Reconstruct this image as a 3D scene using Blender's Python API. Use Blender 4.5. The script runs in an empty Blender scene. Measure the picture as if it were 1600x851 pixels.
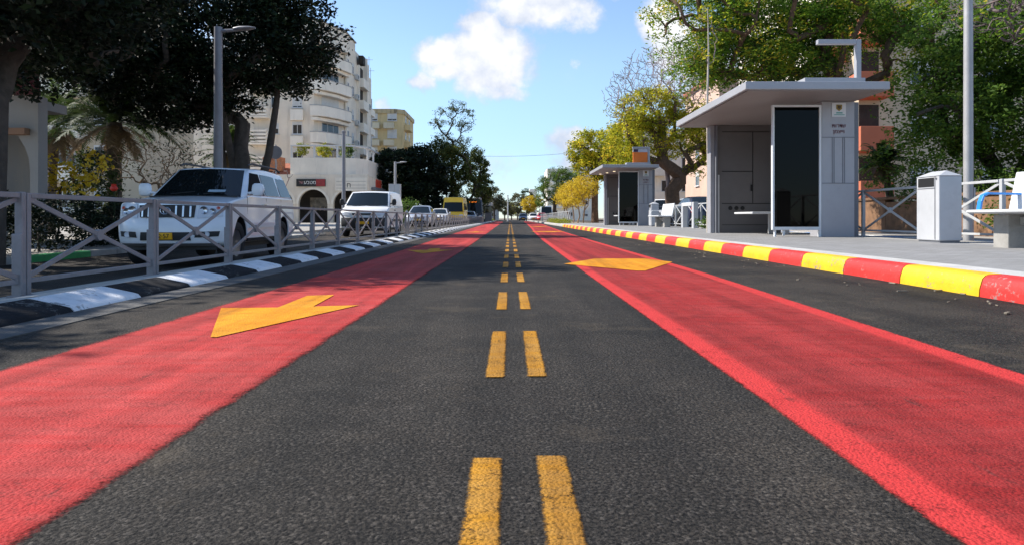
import bpy, bmesh, math, random
import numpy as np
from mathutils import Vector, Matrix
R = math.radians
scene = bpy.context.scene
COL = scene.collection

# ---------------------------------------------------------------- camera, sky, sun, exposure
H = 0.56; F = 1067.0; CX = 797.0; CY = 341.0      # eye height, focal length in photo pixels, vanishing point
cam_d = bpy.data.cameras.new("camera"); cam = bpy.data.objects.new("camera", cam_d); COL.objects.link(cam)
cam.location = (0, 0, H); cam.rotation_euler = (R(90), 0, 0)
cam_d.sensor_width = 36; cam_d.lens = F/1600*36
cam_d.shift_x = 3/1600; cam_d.shift_y = -84.5/1600
cam_d.clip_start = 0.05; cam_d.clip_end = 6000
scene.camera = cam
SUN_AZ = Vector((-0.955, 0.295)).normalized(); SUN_EL = 43
scene.view_settings.view_transform = 'Standard'; scene.view_settings.look = 'None'
scene.view_settings.exposure = 0.88; scene.view_settings.gamma = 1
sd = bpy.data.lights.new("sun", 'SUN'); so = bpy.data.objects.new("sun", sd); COL.objects.link(so)
sd.energy = 4.4; sd.angle = R(0.55); sd.color = (1.0, 0.94, 0.85)
to_sun = Vector((SUN_AZ.x*math.cos(R(SUN_EL)), SUN_AZ.y*math.cos(R(SUN_EL)), math.sin(R(SUN_EL))))
so.rotation_euler = to_sun.to_track_quat('Z', 'Y').to_euler(); so.location = (-30, 15, 40)
scene.cycles.max_bounces = 6; scene.cycles.transparent_max_bounces = 12
scene.cycles.use_denoising = True

class N:
    """node tree helper"""
    def __init__(s, tree): s.t = tree; s.t.nodes.clear()
    def n(s, typ, **kw):
        nd = s.t.nodes.new(typ)
        for k, v in kw.items():
            if k == 'ins':
                for i, val in v.items():
                    if isinstance(val, bpy.types.NodeSocket): s.t.links.new(val, nd.inputs[i])
                    else: nd.inputs[i].default_value = val
            else: setattr(nd, k, v)
        return nd
    def math(s, op, a, b=0.0, c=0.0, clamp=False):
        nd = s.n('ShaderNodeMath', operation=op, ins={0: a, 1: b, 2: c}); nd.use_clamp = clamp
        return nd.outputs[0]
    def mix(s, f, a, b, typ='MIX'):
        nd = s.n('ShaderNodeMix', data_type='RGBA', blend_type=typ, ins={0: f, 6: a, 7: b})
        return nd.outputs[2]
    def noise(s, vec, scale, detail=4, rough=.55):
        return s.n('ShaderNodeTexNoise', ins={'Vector': vec, 'Scale': scale, 'Detail': detail, 'Roughness': rough}).outputs[0]
    def ramp(s, f, stops, interp='LINEAR'):
        nd = s.n('ShaderNodeValToRGB', ins={0: f}); cr = nd.color_ramp; cr.interpolation = interp
        while len(cr.elements) > 1: cr.elements.remove(cr.elements[-1])
        cr.elements[0].position = stops[0][0]; cr.elements[0].color = (*stops[0][1], 1)
        for p, c in stops[1:]:
            e = cr.elements.new(p); e.color = (*c, 1)
        return nd.outputs[0]
    def ss(s, x, a, b):
        nd = s.n('ShaderNodeMapRange', interpolation_type='SMOOTHSTEP', ins={0: x, 1: a, 2: b, 3: 0.0, 4: 1.0})
        return nd.outputs[0]

def make_world():
    w = bpy.data.worlds.new("World"); scene.world = w; w.use_nodes = True
    g = N(w.node_tree)
    sky = g.n('ShaderNodeTexSky', sky_type='NISHITA'); sky.sun_disc = False
    sky.sun_elevation = R(SUN_EL); sky.sun_rotation = math.atan2(SUN_AZ.x, SUN_AZ.y)
    sky.air_density = 1.0; sky.dust_density = 0.0; sky.ozone_density = 2.2; sky.altitude = 0
    tc = g.n('ShaderNodeTexCoord')
    sep = g.n('ShaderNodeSeparateXYZ', ins={0: tc.outputs['Generated']})
    yy = g.math('MAXIMUM', sep.outputs[1], 0.02)
    u = g.math('DIVIDE', sep.outputs[0], yy); v = g.math('DIVIDE', sep.outputs[2], yy)
    uv = g.n('ShaderNodeCombineXYZ', ins={0: u, 1: v, 2: 0.0}).outputs[0]
    # cumulus banks at fixed bearings: centre, half-widths, strength
    blobs = [(-0.030, 0.232, .078, .066, 1.15), (-0.090, 0.232, .060, .042, 1.0), (-0.040, 0.275, .046, .036, 1.1),
             (-0.128, 0.199, .028, .022, .85), (-0.012, 0.185, .046, .020, .8), (0.028, 0.215, .030, .030, .6),
             (0.035, 0.312, .100, .046, 1.0), (0.100, 0.298, .050, .030, .75), (0.060, .345, .14, .03, .8),
             (0.225, 0.285, .045, .050, 1.1), (0.250, 0.250, .060, .060, 1.0), (.30, .20, .10, .08, .8),
             (0.092, 0.112, .045, .030, .95), (0.120, 0.085, .07, .035, .9), (-0.02, 0.075, .05, .03, .45), (.095, .230, .012, .008, .42),
             (-0.188, 0.166, .018, .012, .75), (-.9, .5, .5, .2, .7), (.9, .4, .4, .2, .8), (-.5, .25, .25, .1, .5)]
    warp = g.n('ShaderNodeTexNoise', ins={'Vector': uv, 'Scale': 26.0, 'Detail': 5.0, 'Roughness': .6})
    wv = g.n('ShaderNodeVectorMath', operation='MULTIPLY_ADD', ins={0: warp.outputs['Color'], 1: (.042, .036, 0), 2: (-.021, -.018, 0)})
    uvw = g.n('ShaderNodeVectorMath', operation='ADD', ins={0: uv, 1: wv.outputs[0]}).outputs[0]
    s2 = g.n('ShaderNodeSeparateXYZ', ins={0: uvw})
    tot = None
    for (a, b, ra, rb, st) in blobs:
        dx = g.math('MULTIPLY', g.math('SUBTRACT', s2.outputs[0], a), 1/ra); dy = g.math('MULTIPLY', g.math('SUBTRACT', s2.outputs[1], b), 1/rb)
        r2 = g.math('ADD', g.math('MULTIPLY', dx, dx), g.math('MULTIPLY', dy, dy))
        bl = g.math('MULTIPLY', g.math('SUBTRACT', 1.15, r2, clamp=True), st)
        tot = bl if tot is None else g.math('MAXIMUM', tot, bl)
    n1 = g.noise(uv, 34.0, 7, .62)
    dens = g.math('ADD', tot, g.math('MULTIPLY', g.math('SUBTRACT', n1, .5), 1.0))
    cl = g.ss(dens, .16, .92)
    thin = g.math('MULTIPLY', g.ss(g.noise(uv, 5.0, 6, .6), .52, .78), .30)
    cl = g.math('MAXIMUM', cl, thin)
    cl = g.math('MULTIPLY', cl, g.ss(sep.outputs[1], .02, .12))
    bank = g.math('MULTIPLY', g.math('SUBTRACT', 1.0, g.ss(sep.outputs[2], .0, .17)), g.ss(g.noise(uv, 7.0, 5, .6), .15, .75))
    cl = g.math('MAXIMUM', cl, g.math('MULTIPLY', bank, .22))
    sh = g.noise(uv, 15.0, 5, .55)
    col = g.ramp(g.math('ADD', sh, g.math('MULTIPLY', g.math('SUBTRACT', dens, .8), .28)), [(.34, (3.0, 3.4, 4.2)), (.68, (5.3, 5.3, 5.4))])
    # sky tinted darker and bluer towards the horizon; cloud light and shade painted by noise
    hz = g.ss(sep.outputs[2], .0, .24)
    base = g.mix(1.0, sky.outputs[0], g.mix(hz, (.56, .68, .86, 1), (1, 1, 1, 1)), 'MULTIPLY')
    mixed = g.mix(cl, base, col)
    bg = g.n('ShaderNodeBackground', ins={0: mixed, 1: 0.115})
    out = g.n('ShaderNodeOutputWorld', ins={0: bg.outputs[0]})
make_world()

# ---------------------------------------------------------------- materials
def coords(g): return g.n('ShaderNodeTexCoord').outputs['Object']
def wcoords(g): return g.n('ShaderNodeNewGeometry').outputs['Position']
MATS = {}
def mat(name, col, rough=.6, metal=0.0, var=.12, vscale=3.0, bump=0.0, bscale=40.0, coat=0.0, spec=.5, dirt=0.0, chip=0.0):
    if name in MATS: return MATS[name]
    m = bpy.data.materials.new(name); m.use_nodes = True; g = N(m.node_tree); MATS[name] = m
    p = wcoords(g)
    c = g.n('ShaderNodeRGB'); c.outputs[0].default_value = (*col, 1); c = c.outputs[0]
    if var:
        n = g.noise(p, vscale, 6, .6)
        lo = tuple(max(0, x*(1-var)) for x in col); hi = tuple(min(1, x*(1+var)) for x in col)
        c = g.ramp(n, [(.3, lo), (.7, hi)])
    if dirt:
        n2 = g.ss(g.noise(p, vscale*2.7, 7, .65), .5, .75)
        c = g.mix(g.math('MULTIPLY', n2, dirt), c, (.09, .08, .065, 1))
    if chip:
        n3 = g.math('ADD', g.math('MULTIPLY', g.noise(p, 26, 6, .7), .6), g.math('MULTIPLY', g.noise(p, 3.5, 4, .6), .4))
        c = g.mix(g.math('MULTIPLY', g.ss(n3, .565, .60), chip), c, (.20, .19, .175, 1))
    b = g.n('ShaderNodeBsdfPrincipled', ins={'Base Color': c, 'Roughness': rough, 'Metallic': metal, 'Coat Weight': coat, 'Specular IOR Level': spec})
    if coat: b.inputs['Coat Roughness'].default_value = .06
    if bump:
        bn = g.n('ShaderNodeBump', ins={'Strength': bump, 'Distance': .02, 'Height': g.noise(p, bscale, 5, .6)})
        m.node_tree.links.new(bn.outputs[0], b.inputs['Normal'])
    g.n('ShaderNodeOutputMaterial', ins={0: b.outputs[0]})
    return m

def leaf_mat(name, stops, trans=.35, rough=.5):
    if name in MATS: return MATS[name]
    m = bpy.data.materials.new(name); m.use_nodes = True; g = N(m.node_tree); MATS[name] = m
    geo = g.n('ShaderNodeNewGeometry'); at = g.n('ShaderNodeAttribute'); at.attribute_name = 'tint'
    f = g.math('ADD', g.math('MULTIPLY', geo.outputs['Random Per Island'], .45), g.math('MULTIPLY', at.outputs['Fac'], .55))
    c = g.ramp(f, stops)
    d = g.n('ShaderNodeBsdfPrincipled', ins={'Base Color': c, 'Roughness': rough, 'Specular IOR Level': .2})
    t = g.n('ShaderNodeBsdfTranslucent', ins={0: g.mix(.5, c, (.45, .5, .05, 1), 'MULTIPLY') if False else c})
    mx = g.n('ShaderNodeMixShader', ins={0: trans, 1: d.outputs[0], 2: t.outputs[0]})
    g.n('ShaderNodeOutputMaterial', ins={0: mx.outputs[0]})
    return m

def asphalt_nodes(g, base=.034, tint=(1.0, .89, .79)):
    p = wcoords(g)
    big = g.math('ADD', g.math('MULTIPLY', g.noise(p, .55, 6, .65), .6), g.math('MULTIPLY', g.noise(p, 1.9, 6, .7), .4)); mid = g.noise(p, 5.0, 5, .65); fine = g.noise(p, 95.0, 4, .8)
    vor = g.n('ShaderNodeTexVoronoi', ins={'Vector': p, 'Scale': 120.0, 'Randomness': 1.0})
    cell = g.n('ShaderNodeSeparateColor', ins={0: vor.outputs['Color']}).outputs[0]
    c0 = g.ramp(big, [(.40, (base*.60*tint[0], base*.61*tint[1], base*.63*tint[2])), (.60, (base*1.65*tint[0], base*1.60*tint[1], base*1.52*tint[2]))])
    c1 = g.mix(g.math('MULTIPLY', g.ss(mid, .42, .68), .45), c0, (base*1.5, base*1.38, base*1.25, 1))
    stone = g.ss(cell, .62, .98)
    c2 = g.mix(g.math('MULTIPLY', stone, .62), c1, (.095, .086, .077, 1))
    dark = g.ss(fine, .60, .40)
    c3 = g.mix(g.math('MULTIPLY', g.ss(fine, .57, .42), .85), c2, (.004, .004, .004, 1))
    grit = g.ss(g.noise(p, 1.6, 7, .7), .54, .66)
    c3 = g.mix(g.math('MULTIPLY', grit, .38), c3, (base*2.4, base*1.95, base*1.45, 1))
    st = g.noise(g.n('ShaderNodeMapping', ins={0: p, 3: (2.6, .16, 1.0)}).outputs[0], 1.0, 5, .6)
    tone = g.math('ADD', g.math('MULTIPLY', g.noise(p, .7, 6, .68), .5), g.math('MULTIPLY', st, .5))
    c3 = g.mix(1.0, c3, g.ramp(tone, [(.36, (.50, .52, .55)), (.64, (1.55, 1.48, 1.40))]), 'MULTIPLY')
    h = g.math('ADD', g.math('MULTIPLY', fine, 1.0), g.math('MULTIPLY', g.math('SUBTRACT', 1.0, vor.outputs['Distance']), .7))
    return p, c3, h, fine

def asphalt(name='asphalt', base=.034):
    if name in MATS: return MATS[name]
    m = bpy.data.materials.new(name); m.use_nodes = True; g = N(m.node_tree); MATS[name] = m
    p, c, h, f = asphalt_nodes(g, base)
    bp = g.n('ShaderNodeBump', ins={'Strength': .85, 'Distance': .007, 'Height': h})
    b = g.n('ShaderNodeBsdfPrincipled', ins={'Base Color': c, 'Roughness': .85, 'Normal': bp.outputs[0], 'Specular IOR Level': .18})
    g.n('ShaderNodeOutputMaterial', ins={0: b.outputs[0]})
    return m

def paint(name, col, col2, feather=.02, wear=.5, edge=None, edgew=.0):
    """worn road paint on asphalt; UV.x, UV.y = metres from the two edges"""
    if name in MATS: return MATS[name]
    m = bpy.data.materials.new(name); m.use_nodes = True; g = N(m.node_tree); MATS[name] = m
    p, ca, h, fine = asphalt_nodes(g)
    uv = g.n('ShaderNodeUVMap'); uv.uv_map = 'UVMap'
    s = g.n('ShaderNodeSeparateXYZ', ins={0: uv.outputs[0]})
    big = g.noise(p, 1.3, 6, .62); mid = g.noise(p, 9.0, 6, .65)
    st = g.n('ShaderNodeMapping', ins={0: p, 3: (1.2, 7.0, 1.0)}).outputs[0]
    streak = g.noise(st, 2.2, 5, .6)
    c = g.mix(g.ss(g.math('ADD', g.math('MULTIPLY', big, .5), g.math('MULTIPLY', streak, .5)), .36, .64), (*col, 1), (*col2, 1))
    c = g.mix(g.math('MULTIPLY', g.ss(g.noise(p, 3.4, 7, .7), .50, .70), .45), c, (*[x*.55 for x in col], 1))
    trk = g.noise(g.n('ShaderNodeMapping', ins={0: p, 3: (4.0, .14, 1.0)}).outputs[0], 1.0, 5, .62)
    c = g.mix(1.0, c, g.ramp(trk, [(.36, (.66, .62, .62)), (.60, (1.12, 1.12, 1.12))]), 'MULTIPLY')
    if edge:
        d = g.math('MINIMUM', s.outputs[0], s.outputs[1])
        dn = g.math('ADD', d, g.math('MULTIPLY', g.math('SUBTRACT', mid, .5), .05))
        ef = g.math('SUBTRACT', 1.0, g.ss(dn, edgew*.8, edgew*1.12))
        c = g.mix(g.math('MULTIPLY', ef, .85), c, (*edge, 1))
    pits = g.ss(g.math('ADD', g.math('MULTIPLY', fine, .66), g.math('MULTIPLY', mid, .34)), .50, .37)
    c = g.mix(g.math('MULTIPLY', pits, wear), c, g.mix(.6, ca, (*[x*.25 for x in col], 1)))
    scr = g.ss(g.noise(g.n('ShaderNodeMapping', ins={0: p, 3: (9.0, 2.0, 1.0)}).outputs[0], 1.5, 7, .7), .60, .70)
    c = g.mix(g.math('MULTIPLY', scr, wear*.8), c, ca)
    d = g.math('MINIMUM', s.outputs[0], s.outputs[1])
    dn = g.math('ADD', d, g.math('MULTIPLY', g.math('SUBTRACT', g.math('ADD', g.math('MULTIPLY', fine, .6), g.math('MULTIPLY', mid, .4)), .5), feather*3.0))
    alpha = g.ss(dn, 0.0, feather)
    bp = g.n('ShaderNodeBump', ins={'Strength': .75, 'Distance': .006, 'Height': h})
    b = g.n('ShaderNodeBsdfPrincipled', ins={'Base Color': c, 'Roughness': .8, 'Normal': bp.outputs[0], 'Specular IOR Level': .16, 'Alpha': alpha})
    g.n('ShaderNodeOutputMaterial', ins={0: b.outputs[0]})
    return m

def pavers(name, c1, c2, sx=.2, sy=.1, mort=(.16, .155, .15)):
    if name in MATS: return MATS[name]
    m = bpy.data.materials.new(name); m.use_nodes = True; g = N(m.node_tree); MATS[name] = m
    p = wcoords(g)
    br = g.n('ShaderNodeTexBrick', ins={'Vector': p, 'Color1': (*c1, 1), 'Color2': (*c2, 1), 'Mortar': (*mort, 1), 'Scale': 1.0, 'Mortar Size': .006, 'Brick Width': sx, 'Row Height': sy})
    n = g.noise(p, 2.0, 6, .6); n2 = g.noise(p, 60, 3, .6)
    c = g.mix(g.math('MULTIPLY', g.ss(n, .35, .7), .35), br.outputs[0], (.17, .165, .155, 1))
    c = g.mix(g.math('MULTIPLY', g.ss(n2, .5, .75), .3), c, (.12, .115, .11, 1))
    bp = g.n('ShaderNodeBump', ins={'Strength': .4, 'Distance': .01, 'Height': g.math('ADD', g.math('MULTIPLY', n2, .5), g.math('SUBTRACT', 1.0, br.outputs['Fac']))})
    b = g.n('ShaderNodeBsdfPrincipled', ins={'Base Color': c, 'Roughness': .8, 'Normal': bp.outputs[0]})
    g.n('ShaderNodeOutputMaterial', ins={0: b.outputs[0]})
    return m

def plaster(name, col, stain=(.30, .26, .21), amt=.5):
    """render with rain streaks"""
    if name in MATS: return MATS[name]
    m = bpy.data.materials.new(name); m.use_nodes = True; g = N(m.node_tree); MATS[name] = m
    p = wcoords(g)
    st = g.n('ShaderNodeMapping', ins={0: p, 3: (1.6, 1.6, .22)}).outputs[0]
    streak = g.ss(g.noise(st, 1.2, 7, .68), .48, .72); blot = g.noise(p, .5, 5, .6)
    lo = tuple(x*.88 for x in col); hi = tuple(min(1, x*1.08) for x in col)
    c = g.ramp(blot, [(.3, lo), (.7, hi)])
    c = g.mix(g.math('MULTIPLY', streak, amt), c, (*stain, 1))
    bp = g.n('ShaderNodeBump', ins={'Strength': .25, 'Distance': .02, 'Height': g.noise(p, 18, 5, .6)})
    b = g.n('ShaderNodeBsdfPrincipled', ins={'Base Color': c, 'Roughness': .85, 'Normal': bp.outputs[0]})
    g.n('ShaderNodeOutputMaterial', ins={0: b.outputs[0]})
    return m

def glass_mat(name, tint=(.012, .016, .018), rough=.04):
    if name in MATS: return MATS[name]
    m = bpy.data.materials.new(name); m.use_nodes = True; g = N(m.node_tree); MATS[name] = m
    b = g.n('ShaderNodeBsdfPrincipled', ins={'Base Color': (*tint, 1), 'Roughness': rough, 'Specular IOR Level': .6})
    g.n('ShaderNodeOutputMaterial', ins={0: b.outputs[0]})
    return m
def clear_glass(name, tint=(.55, .62, .62), fac=.75):
    """thin tinted pane that lets what stands behind it through"""
    if name in MATS: return MATS[name]
    m = bpy.data.materials.new(name); m.use_nodes = True; g = N(m.node_tree); MATS[name] = m
    t = g.n('ShaderNodeBsdfTransparent', ins={0: (*tint, 1)})
    gl = g.n('ShaderNodeBsdfGlossy', ins={0: (1, 1, 1, 1), 1: .03})
    fr = g.n('ShaderNodeFresnel', ins={0: 1.22})
    mx = g.n('ShaderNodeMixShader', ins={0: fr.outputs[0], 1: t.outputs[0], 2: gl.outputs[0]})
    g.n('ShaderNodeOutputMaterial', ins={0: mx.outputs[0]})
    return m
def emit(name, col, st):
    m = bpy.data.materials.new(name); m.use_nodes = True; g = N(m.node_tree)
    e = g.n('ShaderNodeEmission', ins={0: (*col, 1), 1: st}); g.n('ShaderNodeOutputMaterial', ins={0: e.outputs[0]})
    return m

# ---------------------------------------------------------------- mesh helpers
class MB:
    def __init__(s): s.v = []; s.f = []; s.m = []
    def add(s, vs, fs, mi=0, M=None):
        o = len(s.v)
        s.v += [tuple(M @ Vector(v)) for v in vs] if M is not None else [tuple(v) for v in vs]
        for f in fs: s.f.append(tuple(i+o for i in f)); s.m.append(mi)
        return s
    def box(s, x0, x1, y0, y1, z0, z1, mi=0, M=None):
        if x0 > x1: x0, x1 = x1, x0
        if y0 > y1: y0, y1 = y1, y0
        if z0 > z1: z0, z1 = z1, z0
        vs = [(x0,y0,z0),(x1,y0,z0),(x1,y1,z0),(x0,y1,z0),(x0,y0,z1),(x1,y0,z1),(x1,y1,z1),(x0,y1,z1)]
        return s.add(vs, [(0,3,2,1),(4,5,6,7),(0,1,5,4),(1,2,6,5),(2,3,7,6),(3,0,4,7)], mi, M)
    def prism(s, poly, axis, a, b, mi=0, M=None):
        """poly: 2D points; axis 0 -> (a|y,z), 1 -> (x|z) as (x,z), 2 -> (x,y)"""
        def P(p, t): return (t, p[0], p[1]) if axis == 0 else ((p[0], t, p[1]) if axis == 1 else (p[0], p[1], t))
        n = len(poly); vs = [P(p, a) for p in poly] + [P(p, b) for p in poly]
        fs = [tuple(range(n)), tuple(range(2*n-1, n-1, -1))] + [(i, i+n, (i+1) % n+n, (i+1) % n) for i in range(n)]
        return s.add(vs, fs, mi, M)
    def tube(s, pts, r, n=8, mi=0, cap=True, M=None):
        pts = [Vector(p) for p in pts]; k = len(pts); rs = r if isinstance(r, (list, tuple)) else [r]*k
        o = []; fs = []; up = None
        for i, p in enumerate(pts):
            t = (pts[min(i+1, k-1)]-pts[max(i-1, 0)]).normalized()
            if up is None: up = Vector((0,0,1)) if abs(t.z) < .9 else Vector((1,0,0))
            a = t.cross(up)
            if a.length < 1e-4: a = t.cross(Vector((1,0,0)))
            a.normalize(); b = a.cross(t).normalized(); up = b
            for j in range(n):
                an = 2*math.pi*j/n; o.append(p+a*(math.cos(an)*rs[i])+b*(math.sin(an)*rs[i]))
        for i in range(k-1):
            for j in range(n): fs.append((i*n+j, i*n+(j+1) % n, (i+1)*n+(j+1) % n, (i+1)*n+j))
        if cap: fs += [tuple(range(n-1, -1, -1)), tuple((k-1)*n+j for j in range(n))]
        return s.add(o, fs, mi, M)
    def lathe(s, prof, n=24, mi=0, M=None):
        """profile (r, h) spun about local Z"""
        vs = []; fs = []; k = len(prof)
        for (r, h) in prof:
            for j in range(n): a = 2*math.pi*j/n; vs.append((r*math.cos(a), r*math.sin(a), h))
        for i in range(k-1):
            for j in range(n): fs.append((i*n+j, i*n+(j+1) % n, (i+1)*n+(j+1) % n, (i+1)*n+j))
        if prof[0][0] > 1e-4: fs.append(tuple(range(n-1, -1, -1)))
        if prof[-1][0] > 1e-4: fs.append(tuple((k-1)*n+j for j in range(n)))
        return s.add(vs, fs, mi, M)
    def grid(s, P, n, m, mi=0, thick=0.0, nrm=(0,-1,0)):
        """P(u,v) -> point; closed slab when thick > 0 (extruded against nrm)"""
        vs = [P(i/n, j/m) for j in range(m+1) for i in range(n+1)]; W = n+1
        fs = [(j*W+i, j*W+i+1, (j+1)*W+i+1, (j+1)*W+i) for j in range(m) for i in range(n)]
        if thick:
            k = len(vs); nv = Vector(nrm)*thick
            vs = vs+[tuple(Vector(v)-nv) for v in vs]
            fs = fs+[tuple(i+k for i in reversed(f)) for f in fs]
            ring = [i for i in range(W)]+[j*W+n for j in range(1, m+1)]+[m*W+i for i in range(n-1, -1, -1)]+[j*W for j in range(m-1, 0, -1)]
            fs += [(ring[q], ring[q]+k, ring[(q+1) % len(ring)]+k, ring[(q+1) % len(ring)]) for q in range(len(ring))]
        return s.add(vs, fs, mi)
    def build(s, name, mats, parent=None, smooth=None, bevel=0.0, seg=2, fix=True):
        me = bpy.data.meshes.new(name); me.from_pydata(s.v, [], s.f)
        for m in (mats if isinstance(mats, (list, tuple)) else [mats]): me.materials.append(m)
        me.polygons.foreach_set('material_index', s.m)
        if fix:
            bm = bmesh.new(); bm.from_mesh(me); bmesh.ops.recalc_face_normals(bm, faces=bm.faces); bm.to_mesh(me); bm.free()
        if smooth:
            me.polygons.foreach_set('use_smooth', [True]*len(me.polygons)); me.set_sharp_from_angle(angle=R(smooth))
        o = bpy.data.objects.new(name, me); COL.objects.link(o)
        if parent: o.parent = parent
        if bevel:
            b = o.modifiers.new('bevel', 'BEVEL'); b.width = bevel; b.segments = seg; b.limit_method = 'ANGLE'; b.angle_limit = R(32); b.harden_normals = False
        return o
def tag(o, label=None, cat=None, group=None, kind=None):
    if label: o['label'] = label
    if cat: o['category'] = cat
    if group: o['group'] = group
    if kind: o['kind'] = kind
    return o
def thing(name, label, cat, loc=(0,0,0), rz=0, group=None):
    o = bpy.data.objects.new(name, None); COL.objects.link(o); o.location = loc; o.rotation_euler = (0,0,rz)
    return tag(o, label, cat, group)
def dup(root, loc, rz=None, label=None):
    def cp(o, par):
        c = o.copy(); COL.objects.link(c); c.parent = par
        for ch in o.children: cp(ch, c)
        return c
    r = cp(root, None); r.location = loc
    if rz is not None: r.rotation_euler = (0,0,rz)
    if label: r['label'] = label
    return r
def at(px, py, d): return Vector(((px-CX)*d/F, d, H+(CY-py)*d/F))
def rotm(loc, ax=None, ang=0): return Matrix.Translation(Vector(loc)) @ (Matrix.Rotation(ang, 4, ax) if ax else Matrix())
def text_mesh(name, txt, size, m, parent, loc, rot, sx=1.0, align='CENTER', depth=.004):
    cu = bpy.data.curves.new(name, 'FONT'); cu.body = txt; cu.size = size; cu.align_x = align; cu.align_y = 'CENTER'; cu.extrude = depth
    t = bpy.data.objects.new(name, cu); COL.objects.link(t)
    bpy.context.view_layer.update()
    me = bpy.data.meshes.new_from_object(t.evaluated_get(bpy.context.evaluated_depsgraph_get()))
    COL.objects.unlink(t); bpy.data.objects.remove(t); bpy.data.curves.remove(cu)
    me.materials.clear(); me.materials.append(m)
    o = bpy.data.objects.new(name, me); COL.objects.link(o); o.parent = parent
    o.location = loc; o.rotation_euler = rot; o.scale = (sx, 1, 1)
    return o
# ---------------------------------------------------------------- ground, road, kerbs, paint
A_CONC = mat('concrete_pale', (.34, .325, .30), .85, var=.2, vscale=2.2, bump=.3, bscale=60, dirt=.35)
A_GUT = mat('concrete_gutter', (.075, .073, .071), .85, var=.3, vscale=4, bump=.5, bscale=50, dirt=.5)
A_ISL = mat('concrete_island', (.40, .38, .35), .9, var=.22, vscale=3, bump=.5, bscale=70, dirt=.45)
A_DIRT = mat('earth', (.20, .165, .12), .95, var=.35, vscale=1.2, bump=.6, bscale=20)
K_RED = mat('kerb_red', (.56, .026, .020), .5, var=.14, vscale=5, bump=.15, bscale=40, dirt=.30, chip=.8)
K_YEL = mat('kerb_yellow', (.66, .42, .008), .5, var=.12, vscale=5, bump=.15, bscale=40, dirt=.28, chip=.8)
K_WHT = mat('kerb_white', (.70, .70, .71), .6, var=.10, vscale=5, bump=.2, bscale=40, dirt=.35, chip=.8)
K_BLK = mat('kerb_black', (.022, .022, .024), .95, var=.3, vscale=5, bump=.3, bscale=40, spec=.08, chip=.6)
K_BLU = mat('kerb_blue', (.05, .22, .55), .6, var=.15, vscale=5, dirt=.3)
K_GRN = mat('kerb_green', (.02, .30, .08), .6, var=.2, vscale=5, dirt=.3)
ASPH = asphalt(); ASPH2 = asphalt('asphalt_worn', .045)
RED = paint('lane_red', (.40, .026, .024), (.43, .060, .055), feather=.045, wear=.55)
RED_R = paint('lane_red_fresh', (.28, .018, .017), (.31, .036, .034), feather=.02, wear=.6, edge=(.56, .042, .040), edgew=.125)
YEL = paint('lane_yellow', (.47, .21, .008), (.42, .22, .045), feather=.012, wear=1.0)
YEL2 = paint('arrow_yellow', (.66, .25, .006), (.64, .29, .02), feather=.006, wear=.5)

def struct(mb, name, m, **k): return tag(mb.build(name, m, **k), kind='structure')
def sheet(rows, m, name):
    """rows: list of lists of points along y"""
    b = MB(); n = len(rows[0]); vs = [p for r in rows for p in r]
    fs = [(i*n+j, i*n+j+1, (i+1)*n+j+1, (i+1)*n+j) for i in range(len(rows)-1) for j in range(n-1)]
    b.add(vs, fs); return struct(b, name, m)
def zl(y):
    pts = [(-10, -.29), (14, -.29), (27, -.18), (46, -.03), (60, .0), (400, .0)]
    for (a, za), (c, zc) in zip(pts, pts[1:]):
        if a <= y <= c: return za+(zc-za)*(y-a)/(c-a)
    return 0.0
YS = [-6, 4, 9, 14, 18, 22, 27, 33, 40, 46, 60, 100, 150, 210]
sheet([[(-2500, -200, -.5), (2500, -200, -.5)], [(-2500, 3000, -.5), (2500, 3000, -.5)]], A_DIRT, 'ground')
sheet([[(-2.34, y, 0), (3.40, y, 0)] for y in (-6, 60, 210)], ASPH, 'bus_road')
sheet([[(-4.02, y, zl(y)-.004), (-9.2, y, zl(y)-.004)] for y in YS], ASPH2, 'side_street')
sheet([[(-9.4, y, zl(y)+.13), (-14.5, y, zl(y)+.13), (-60, y, zl(y)+.10)] for y in YS], pavers('paving_left', (.36, .33, .29), (.30, .28, .25), .4, .2), 'left_pavement')
# far verge that closes the road
sheet([[(-60, 210, .05), (60, 210, .05)], [(-60, 420, .05), (60, 420, .05)]], A_DIRT, 'far_ground')

def strip(name, rows, m, z=.004):
    """rows (y, xl, xr): painted lane; UV = metres from both edges"""
    me = bpy.data.meshes.new(name); vs = []; fs = []; uv = []
    for (y, a, c) in rows: vs += [(a, y, z), (c, y, z)]; uv += [(0, c-a), (c-a, 0)]
    for i in range(len(rows)-1): fs.append((2*i, 2*i+1, 2*i+3, 2*i+2))
    me.from_pydata(vs, [], fs); me.materials.append(m); l = me.uv_layers.new(name='UVMap')
    for p in me.polygons:
        for li in p.loop_indices: l.data[li].uv = uv[me.loops[li].vertex_index]
    o = bpy.data.objects.new(name, me); COL.objects.link(o); return tag(o, kind='structure')
strip('red_bus_lane', [(-2, -1.86, -.84), (2.5, -1.88, -.83), (6, -1.86, -.83), (12, -1.90, -.80), (26, -2.05, -.82), (50, -2.2, -.9), (110, -2.3, -1.0)], RED)
strip('red_bus_lane', [(-2, .765, 1.80), (2.4, .77, 1.84), (7, .76, 2.0), (17, .80, 2.06), (28, .95, 2.2), (38, 1.15, 2.4), (60, 1.5, 2.9), (110, 2.2, 3.2)], RED_R)
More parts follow.
